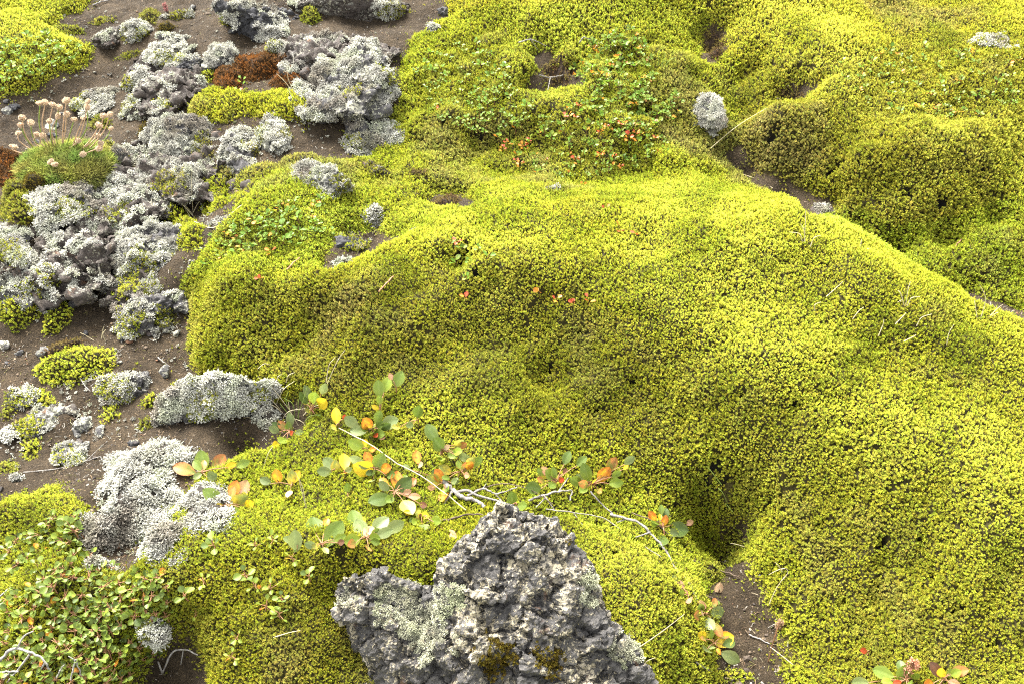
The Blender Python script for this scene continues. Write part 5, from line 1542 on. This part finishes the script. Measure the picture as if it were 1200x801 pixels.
# ------------------------------------------------------------------ thrift with dry flower heads
def build_thrift():
    r = np.random.default_rng(321)
    g = hit1(78, 196); s = mm(g)
    root = empty('thrift_plant', tuple(g)); tag(root, 'thrift cushion with about thirty dry pale flower heads on thin stems, upper left', 'plant')
    D, F = icosphere(4); V = D * np.array([.112, .085, .034]); V *= (1 + .12 * fbm(V, 14, 2, 5))[:, None]
    cm = bpy.data.objects.new('cushion', mesh_np('cushion', V, F, M_CUSH, smooth_shade=True)); link(cm, root)
    P, Nn = scatter(V, F, np.full(len(F), 42000.0), r); k = P[:, 2] > -.012; P, Nn = P[k], Nn[k]
    tem = []
    for q in range(6):
        pts, fs = [], []
        for b in range(5):
            a = r.random() * 6.28; o = np.array([math.cos(a), math.sin(a), 0]); w = np.array([-o[1], o[0], 0]) * .035
            i = len(pts)
            pts += [o * .05 - w, o * .05 + w, o * .3 + w * .9 + [0, 0, .6], o * .3 - w * .9 + [0, 0, .6], o * .7 + [0, 0, 1.0]]
            fs += [(i, i + 1, i + 2, i + 3), (i + 3, i + 2, i + 4, i + 4)]
        tem.append((np.array(pts), np.array([f for f in fs if len(set(f)) == 4]), np.array([0, 0, .6, .6, 1.0] * 5)))
        T3 = np.array([f[:3] for f in fs if len(set(f)) == 3]); tem[-1] = (tem[-1][0], [tem[-1][1], T3], tem[-1][2])
    n = len(P); t = smooth(.5 + fbm(P, 18, 2, 3)); 
    tip = lerp3((.17, .26, .05), (.27, .29, .05), t); red = smooth(fbm(P, 25, 2, 8) * 3 + .2 + P[:, 2] * 6)[:, None] * .25
    tip = tip * (1 - red) + np.array([.36, .19, .08]) * red
    tip = tip * r.uniform(.7, 1.25, (n, 1))
    V2, F2, C2 = grow(P, Nn + [0, 0, .3], .016 * r.uniform(.7, 1.3, n), tip * .45, tip, tem, r)
    link(bpy.data.objects.new('foliage', mesh_np('foliage', V2, F2, M_MOSS, C2)), root)
    heads = [(47,121),(53,120),(62,123),(69,126),(78,118),(26,138),(24,147),(21,156),(16,172),(36,144),(43,158),(50,159),(58,142),(68,136),(78,134),(87,140),(98,138),(103,119),(102,126),(121,136),(129,134),(130,151),(116,147),(114,159),(118,168),(116,174),(92,165),(97,181),(61,194),(67,200)]
    hm = []
    for q in range(4):
        D1, F1 = icosphere(2); v = D1 * (1 + .12 * r.normal(size=(len(D1), 1)).clip(-1.5, 1.5)) * [1, 1, .85]
        PP, NN = scatter(v, F1, np.full(len(F1), 9.0), r)
        c1 = np.tile([.34, .23, .14], (len(PP), 1)) * r.uniform(.7, 1.2, (len(PP), 1)); c2 = np.tile([.60, .47, .33], (len(PP), 1)) * r.uniform(.75, 1.15, (len(PP), 1))
        pk = np.array([[-.25, 0, 0], [.25, 0, 0], [.32, .05, .35], [-.32, .05, .35]])
        A = grow(PP, NN, np.full(len(PP), .8), c1, c2, [(pk, np.array([[0, 1, 2, 3]]), np.array([0, 0, 1, 1.0]))], r)
        VV, FF, CC = merge([(v, [F1], np.tile([.46, .34, .22], (len(v), 1))), A])
        hm.append(mesh_np('flower_head', VV, FF, M_MOSS, CC))
    for i, (hx, hy) in enumerate(heads):
        bx = 76 + (hx - 76) * .55; by = 172 + max(0, (hy - 165)) * .6 + abs(hx - 76) * .08
        b = hit1(bx, by + 14); b = b + np.array([0, 0, .03])
        dd = ray(hx, hy); t = (b[1] - .01 - CAM[1]) / dd[1]; h = CAM + dd * t
        if h[2] < b[2] + .015: h[2] = b[2] + .015
        st = curve_pts([b - g, (b + h) / 2 - g + np.array([(hx - bx) * .0006 + r.normal() * .006, -.004, .006]), h - g], 5)
        V3, F3 = tube_np(st, np.linspace(.0016, .0012, len(st)), 5)
        so_ = bpy.data.objects.new('stem', mesh_np('stem', V3, F3, M_STEMP if i % 3 else M_GREEN, smooth_shade=True)); link(so_, root)
        ho = bpy.data.objects.new('flower_head', hm[i % 4]); link(ho, so_)
        q = .0070 * r.uniform(.85, 1.15); ho.location = tuple(h - g); ho.scale = (q * r.uniform(.85, 1.2), q, q * r.uniform(.7, 1.1)); ho.rotation_euler = (r.normal() * .4, r.normal() * .4, r.random() * 6)
M_CUSH = plain_noise_mat('thrift_thatch', (.03, .026, .008), (.07, .06, .018), 80, .9)
M_STEMP = plain_noise_mat('thrift_stem', (.30, .20, .11), (.40, .26, .17), 60, .6)
build_thrift()

# ------------------------------------------------------------------ twigs and grass
def twig(label, pts, r0, r1, mat=None, name='dead_twig', cat='twig', forks=()):
    r = _lr
    def world(pp):
        out = []
        for p in pp:
            g = surf(p[0], p[1]); h = p[2] if len(p) > 2 else .006
            d = CAM - g; d /= np.linalg.norm(d); out.append(g + d * h / max(d[2], .3))
        return out
    W = curve_pts(world(pts), 5)
    W[1:-1] += r.normal(size=W[1:-1].shape) * r0 * .35
    L = [tube_np(W, np.linspace(r0, r1, len(W)) * (1 + .12 * r.normal(size=len(W)).clip(-1, 1)), 6)]
    for f in forks:
        Q = curve_pts(world(f), 4); L.append(tube_np(Q, np.linspace(r0 * .65, r1 * .7, len(Q)), 5))
    V, F = join_vf(L)
    o = obj_np(name, V, F, mat or M_WOOD, smooth_shade=True)
    tag(o, label, cat)
    return o
TW = [
 ('long pale bare stem crossing the leafy willow group', [(397,501,.016),(432,519,.02),(465,542,.02),(500,561,.018),(546,597,.01)], .0011, .0009, M_STRAW, ()),
 ('thick grey gnarled root behind the lava rock', [(519,563,.012),(530,572,.012),(542,582,.010),(556,586,.008),(568,594,.004)], .0052, .003, M_WOOD, [[(535,576,.01),(548,574,.012),(560,580,.01),(590,588,.006)],[(530,575,.01),(520,590,.006)]]),
 ('forked grey twig right of the gnarled root', [(548,580,.01),(566,572,.012),(580,578,.012),(596,574,.01),(606,570,.008)], .0022, .001, M_WOOD, [[(566,572,.012),(570,566,.016)],[(580,578,.012),(588,586,.006)]]),
 ('tangled grey twig under the right hand willow leaves', [(620,586,.008),(637,579,.012),(655,575,.014),(670,575,.012),(668,586,.008)], .0026, .0012, M_WOOD, [[(637,579,.012),(645,590,.01),(652,600,.006)],[(655,575,.014),(666,559,.016)],[(640,582,.01),(628,594,.006)]]),
 ('white bare twig pointing down right from the right hand leaves', [(692,575,.014),(703,588,.012),(718,601,.006)], .0017, .0011, M_WOOD, ()),
 ('long bent pale twig winding down into the soil hollow', [(715,602,.012),(745,610,.014),(762,623,.014),(780,645,.016),(792,667,.014),(808,683,.012),(815,700,.008),(825,725,.006)], .0026, .0017, M_WOOD, [[(762,623,.014),(745,629,.012)],[(792,667,.014),(780,672,.008)],[(735,607,.013),(722,612,.006)]]),
 ('dark twig running right across the shaded hollow', [(785,644,.012),(818,659,.014),(840,666,.012),(866,675,.006)], .0020, .0011, M_WOODB, [[(818,659,.014),(805,640,.012)]]),
 ('dark rotten twig beside the soil hollow', [(805,680,.008),(825,696,.008),(845,705,.004)], .0024, .0014, M_WOODB, ()),
 ('thin stick lying on the soil of the hollow', [(878,743,.003),(890,748,.004),(902,754,.003)], .0013, .0009, M_WOOD, ()),
 ('short stick on the soil near the bottom of the hollow', [(816,775,.004),(826,782,.005),(834,786,.003)], .0014, .0008, M_WOOD, ()),
 ('grey root arching over the lower left corner', [(-12,780,.012),(0,773,.016),(15,760,.02),(38,764,.022),(53,775,.018),(59,786,.008)], .0030, .0015, M_WOOD, [[(20,760,.02),(28,745,.02),(39,739,.014)],[(35,766,.02),(22,783,.014),(8,799,.008)],[(53,775,.018),(48,784,.01)]]),
 ('flat grey twig at the very bottom left', [(-10,789,.01),(8,787,.014),(22,786,.014)], .0022, .0015, M_WOOD, [[(12,787,.013),(4,796,.008)]]),
 ('grey twig at the left edge by the willow carpet', [(-8,706,.008),(2,697,.012),(12,688,.012),(24,692,.008)], .0018, .001, M_WOOD, [[(12,688,.012),(10,712,.006)]]),
 ('small bare twig among the round leaves', [(83,797,.008),(88,773,.016),(92,782,.012),(96,794,.006)], .0016, .0009, M_WOOD, [[(88,773,.016),(80,768,.018)]]),
 ('little upright twig at the bottom of the willow carpet', [(66,794,.006),(70,786,.014),(76,777,.018)], .0014, .0008, M_WOOD, ()),
 ('root hanging over the dark bottom hollow', [(185,775,.01),(191,787,.006),(200,766,.014),(215,760,.014),(232,767,.008)], .0020, .0012, M_WOOD, [[(215,760,.014),(212,778,.004)]]),
 ('branched white twig on the lower soil', [(84,427,.006),(98,449,.008),(106,458,.004)], .0013, .0008, M_WOOD, [[(96,447,.008),(110,444,.008),(131,437,.004)],[(106,452,.006),(122,440,.008)]]),
 ('long thin root lying on the lower soil', [(27,553,.003),(65,549,.004),(100,540,.004),(118,534,.003)], .0012, .0008, M_WOOD, [[(100,540,.004),(126,516,.003)]]),
 ('short white stick at the foot of the large mound', [(185,418,.003),(191,424,.004),(199,429,.003)], .0014, .0009, M_WOOD, ()),
 ('curved straw stem by the feathery moss', [(225,258,.004),(250,267,.008),(275,247,.012),(300,229,.008)], .0013, .0009, M_STRAW, [[(225,258,.004),(212,236,.014)]]),
 ('small forked white twig on the left grey rock', [(25,328,.03),(35,321,.034),(31,314,.036)], .0018, .001, M_WOOD, [[(35,321,.034),(38,330,.03)]]),
 ('white stick at the top of the bare soil', [(109,6,.003),(117,3,.005),(128,0,.003)], .0026, .0018, M_WOOD, ()),
 ('pale twig beside the bare patch of the shrubby mound', [(632,88,.006),(645,91,.008),(660,88,.006)], .002, .0012, M_WOOD, [[(645,91,.008),(642,106,.004)]]),
 ('grey twig tangle at the top of the shrubby mound', [(608,50,.006),(622,47,.012),(640,54,.006)], .002, .001, M_WOOD, [[(622,47,.012),(630,58,.006)]]),
 ('bent grey twig right of the twig tangle', [(679,50,.006),(684,44,.012),(692,47,.006)], .0022, .0012, M_WOOD, ()),
 ('thin brown twig arching through the tangle behind the lava rock', [(556,574,.012),(590,566,.02),(622,574,.02),(648,590,.012)], .0011, .0008, M_WOODB, [[(590,566,.02),(604,580,.01)]]),
 ('thin grey twig under the tangle, above the loose cushion', [(640,596,.008),(672,600,.016),(706,606,.016),(730,622,.008)], .0012, .0008, M_WOOD, [[(672,600,.016),(684,616,.01)]]),
 ('brown twig below the leaves behind the pointed rock', [(500,612,.006),(526,608,.012),(550,602,.014),(566,603,.012)], .0022, .0014, M_WOODB, [[(526,608,.012),(520,620,.006)]]),
 ('fine dead twig hanging over the shaded hollow', [(756,640,.01),(775,652,.014),(800,660,.012),(826,654,.008)], .001, .0007, M_WOOD, [[(775,652,.014),(768,668,.006)]]),
 ('broken grey twig crossing the upper end of the hollow', [(740,600,.01),(768,612,.014),(796,640,.012)], .0014, .0009, M_WOODB, [[(768,612,.014),(786,604,.012)]]),
 ('slanting reddish stick on the left of the large mound', [(444,342,.006),(452,333,.01),(461,324,.006)], .0018, .0014, M_STEM, ()),
 ('pale red stick lying at the foot of the hummock', [(336,316,.006),(343,309,.008),(351,302,.006)], .0018, .0014, M_STEM, ()),
 ('brown stick on the dark slope behind the ridge', [(1114,298,.006),(1120,289,.012),(1127,280,.012)], .0018, .0012, M_STEM, ()),
 ('small white forked twig at the notch behind the plateau', [(808,226,.006),(815,232,.01),(820,240,.006)], .0018, .001, M_WOOD, [[(815,232,.01),(806,232,.006)]]),
]
for lb, pts, r0, r1, m, fk in TW: twig(lb, pts, r0, r1, m, forks=fk)

def blade(label, stems, mat=None, rad=.00095, name='grass_tuft', cat='grass'):
    """stems: list of (base px, base py, tip px, tip py, tip height)"""
    L = []
    for bx, by, tx, ty, h in stems:
        b = surf(bx, by); dd = ray(tx, ty)
        t = ((b[1] + (by - ty) * mm(b) * .35) - CAM[1]) / dd[1]; e = CAM + dd * t
        if e[2] < b[2] + .004: e = surf(tx, ty) + np.array([0, -.003, .006])
        mid = (b + e) / 2 + np.array([_lr.normal() * .004, 0, .35 * h])
        W = curve_pts([b - [0, 0, .004], mid, e], 6); L.append(tube_np(W, np.linspace(rad, rad * .45, len(W)), 4))
    V, F = join_vf(L); o = obj_np(name, V, F, mat or M_STRAW, smooth_shade=True); tag(o, label, cat); return o
BL = [
 ('dry straw tuft on the crest of the bright ridge, nearest the plateau corner', [(943,284,944,247,.02),(941,283,925,272,.02),(950,288,962,276,.02),(944,284,938,262,.02)], None),
 ('dry straw tuft lower down the bright ridge', [(1008,299,1010,280,.02),(1010,300,1020,291,.02),(1012,302,1022,300,.01),(1006,299,998,296,.01)], None),
 ('thin dry blades halfway along the ridge', [(1062,357,1067,330,.02),(1060,356,1052,340,.02),(1064,357,1078,348,.02),(1056,352,1050,356,.01)], None),
 ('dry blades at the right end of the ridge', [(1157,373,1175,357,.02),(1150,372,1148,334,.02),(1146,372,1142,352,.02),(1160,374,1170,366,.01)], None),
 ('single long straw blade lying on the plateau', [(969,346,988,330,.006)], None),
 ('short straw scrap just below the long straw blade', [(955,362,962,354,.006)], None),
 ('long straw stem leaning over the right valley', [(830,175,898,127,.02)], None),
 ('thin straw stem lying in the right valley', [(862,200,905,222,.01)], None),
 ('bent straw loop at the right rim of the hollow', [(902,706,917,678,.02),(917,678,920,664,.006),(920,664,900,673,.01),(917,668,908,658,.01)], None),
 ('pale arched blade over the shaded hollow', [(846,661,862,646,.02),(862,646,876,639,.008),(876,640,856,636,.006)], None),
 ('straw blade slanting across the loose cushion', [(743,761,802,719,.012)], None),
 ('short straw blade on the loose cushion', [(752,779,768,770,.008)], None),
 ('green grass blades with straw at the willow tuft', [(343,488,338,458,.03),(345,488,333,466,.03),(350,492,352,462,.03),(347,490,360,452,.03),(366,492,362,470,.02),(340,486,328,472,.02),(356,494,372,486,.02)], 'g'),
 ('tangle of dry grass between lichen and the willow tuft', [(330,480,312,462,.02),(334,484,303,470,.02),(340,480,318,452,.02),(322,474,345,446,.03),(350,498,338,470,.02),(360,500,345,490,.01),(352,488,380,472,.02),(330,490,358,478,.02),(336,492,318,500,.01),(316,470,302,440,.03)], None),
 ('two straw blades leaning out of the mound above the willow tuft', [(383,448,404,410,.04),(382,446,393,418,.03)], None),
 ('few dry blades on the left part of the moss flat', [(308,546,320,522,.02),(358,598,346,552,.02),(360,597,350,560,.01)], None),
 ('white curved blades at the left of the mound front', [(302,430,316,427,.02),(322,450,330,438,.02),(335,446,345,436,.01)], None),
 ('straw blades above the weathered lichen rock', [(226,250,225,200,.03),(227,252,210,236,.02),(224,252,240,230,.02),(228,254,200,228,.02)], None),
 ('green grass tuft on the right shoulder of the shrubby mound', [(772,76,774,58,.02),(774,77,780,62,.02),(778,78,792,68,.02),(776,78,784,72,.02)], 'g'),
 ('few yellow blades by the rust brown lump', [(350,118,324,86,.02),(352,118,336,84,.02),(354,122,348,100,.02)], None),
 ('straw stem with seed bud at the right of the soil hollow', [(900,776,916,720,.03),(905,756,915,722,.02)], 's'),
 ('thin straw on the soil at the right of the hollow', [(900,754,928,778,.006)], None),
 ('straw blade on the left cushion near the small sprigs', [(320,745,352,738,.006)], None),
 ('green blades at the foot of the large mound front', [(842,570,852,590,.02),(846,566,828,545,.02),(850,588,858,600,.01)], 'g'),
 ('tiny straw blades on the bare soil under the purple grey rock', [(118,398,122,382,.02),(124,400,124,386,.01),(110,398,94,390,.01)], None),
]
for st in [(1000,372,1012,360,.01),(1050,378,1062,366,.01),(1075,380,1092,368,.012),(1030,392,1036,374,.012),(1110,402,1118,380,.012),(1060,398,1072,392,.01)]:
    blade('pale dry grass blade standing on the right part of the bright plateau', [st], name='straw_stem')['group'] = 'dry blades on the plateau'
for lb, st, k in BL: blade(lb, st, {'g': M_GREEN, 's': M_STEM, None: M_STRAW}[k])

# the orange catkin standing among the willow leaves at the bottom right, and the pink shoot on the upper soil
def catkin(label, px, py, hpx, col, name):
    r = np.random.default_rng(int(px)); b = surf(px, py); s = mm(b); H = hpx * s * 1.15
    n = 60; z = r.random(n) ** .9; a = np.arange(n) * 2.4
    rad = .16 * H * np.sin(np.pi * (z * .85 + .1)); P = np.stack([np.cos(a) * rad, np.sin(a) * rad, z * H], -1)
    Nn = np.stack([np.cos(a), np.sin(a), np.full(n, .9)], -1)
    c = np.tile(col, (n, 1)) * r.uniform(.6, 1.2, (n, 1))
    tem = [rosette_template(r, 4, .3)]
    V, F, C = grow(P, Nn, np.full(n, H * .22), c * .6, c, tem, r)
    V2, F2 = tube_np([[0, 0, -.01], [0, 0, H * .5], [0, 0, H]], [.0018, .0015, .001], 5)
    VV, FF, CC = merge([(V, F, C), (V2, [F2], np.tile(np.array(col) * .6, (len(V2), 1)))])
    o = bpy.data.objects.new(name, mesh_np(name, VV, FF, M_MOSS, CC)); o.location = tuple(b); COL.objects.link(o); tag(o, label, 'flower')
catkin('spiky orange pink catkin at the bottom right among green leaves', 1063, 790, 26, (.46, .22, .13), 'catkin')
catkin('small pink shoot on the upper soil beside a moss clump', 195, 14, 9, (.48, .20, .18), 'flower_shoot')
catkin('pinkish bud cluster on the dry stem by the soil hollow', 912, 735, 13, (.42, .27, .17), 'seed_head')
# ------------------------------------------------------------------ camera, light
cam = bpy.data.cameras.new('camera'); cam.lens = 35; cam.sensor_width = 36; cam.sensor_fit = 'HORIZONTAL'
cam.clip_start = .05; cam.clip_end = 500
co = bpy.data.objects.new('camera', cam); COL.objects.link(co)
co.location = CAM; co.rotation_euler = (R(45), 0, 0)
cam.dof.use_dof = True; cam.dof.focus_distance = 1.95; cam.dof.aperture_fstop = 22.0
SC.camera = co
W = bpy.data.worlds.new('World'); SC.world = W; W.use_nodes = True
nt = W.node_tree; nt.nodes.clear()
SUN_EL, SUN_AZ = R(50), R(-28)          # azimuth clockwise from +Y (behind the subject)
sky = nt.nodes.new('ShaderNodeTexSky'); sky.sky_type = 'NISHITA'; sky.sun_disc = False
sky.sun_elevation = SUN_EL; sky.sun_rotation = SUN_AZ; sky.dust_density = 4; sky.air_density = 1.0; sky.ozone_density = 1
hs = nt.nodes.new('ShaderNodeHueSaturation'); hs.inputs['Saturation'].default_value = .15
bg = nt.nodes.new('ShaderNodeBackground'); bg.inputs['Strength'].default_value = .085
wo = nt.nodes.new('ShaderNodeOutputWorld')
nt.links.new(sky.outputs[0], hs.inputs['Color']); nt.links.new(hs.outputs[0], bg.inputs[0]); nt.links.new(bg.outputs[0], wo.inputs[0])
sl = bpy.data.lights.new('sun', 'SUN'); sl.energy = 1.5; sl.angle = R(24); sl.color = (1, .975, .94)
so = bpy.data.objects.new('sun', sl); COL.objects.link(so)
D = Vector((math.sin(SUN_AZ) * math.cos(SUN_EL), math.cos(SUN_AZ) * math.cos(SUN_EL), math.sin(SUN_EL)))
so.rotation_euler = D.to_track_quat('Z', 'Y').to_euler(); so.location = (0, 4, 4)
SC.view_settings.view_transform = 'Standard'; SC.view_settings.look = 'None'
SC.view_settings.exposure = 3.6; SC.view_settings.gamma = 1
cy_ = SC.cycles
cy_.max_bounces = 5; cy_.diffuse_bounces = 3; cy_.glossy_bounces = 2; cy_.transmission_bounces = 4; cy_.transparent_max_bounces = 4
cy_.use_denoising = False; cy_.pixel_filter_type = 'BLACKMAN_HARRIS'; cy_.filter_width = 1.15
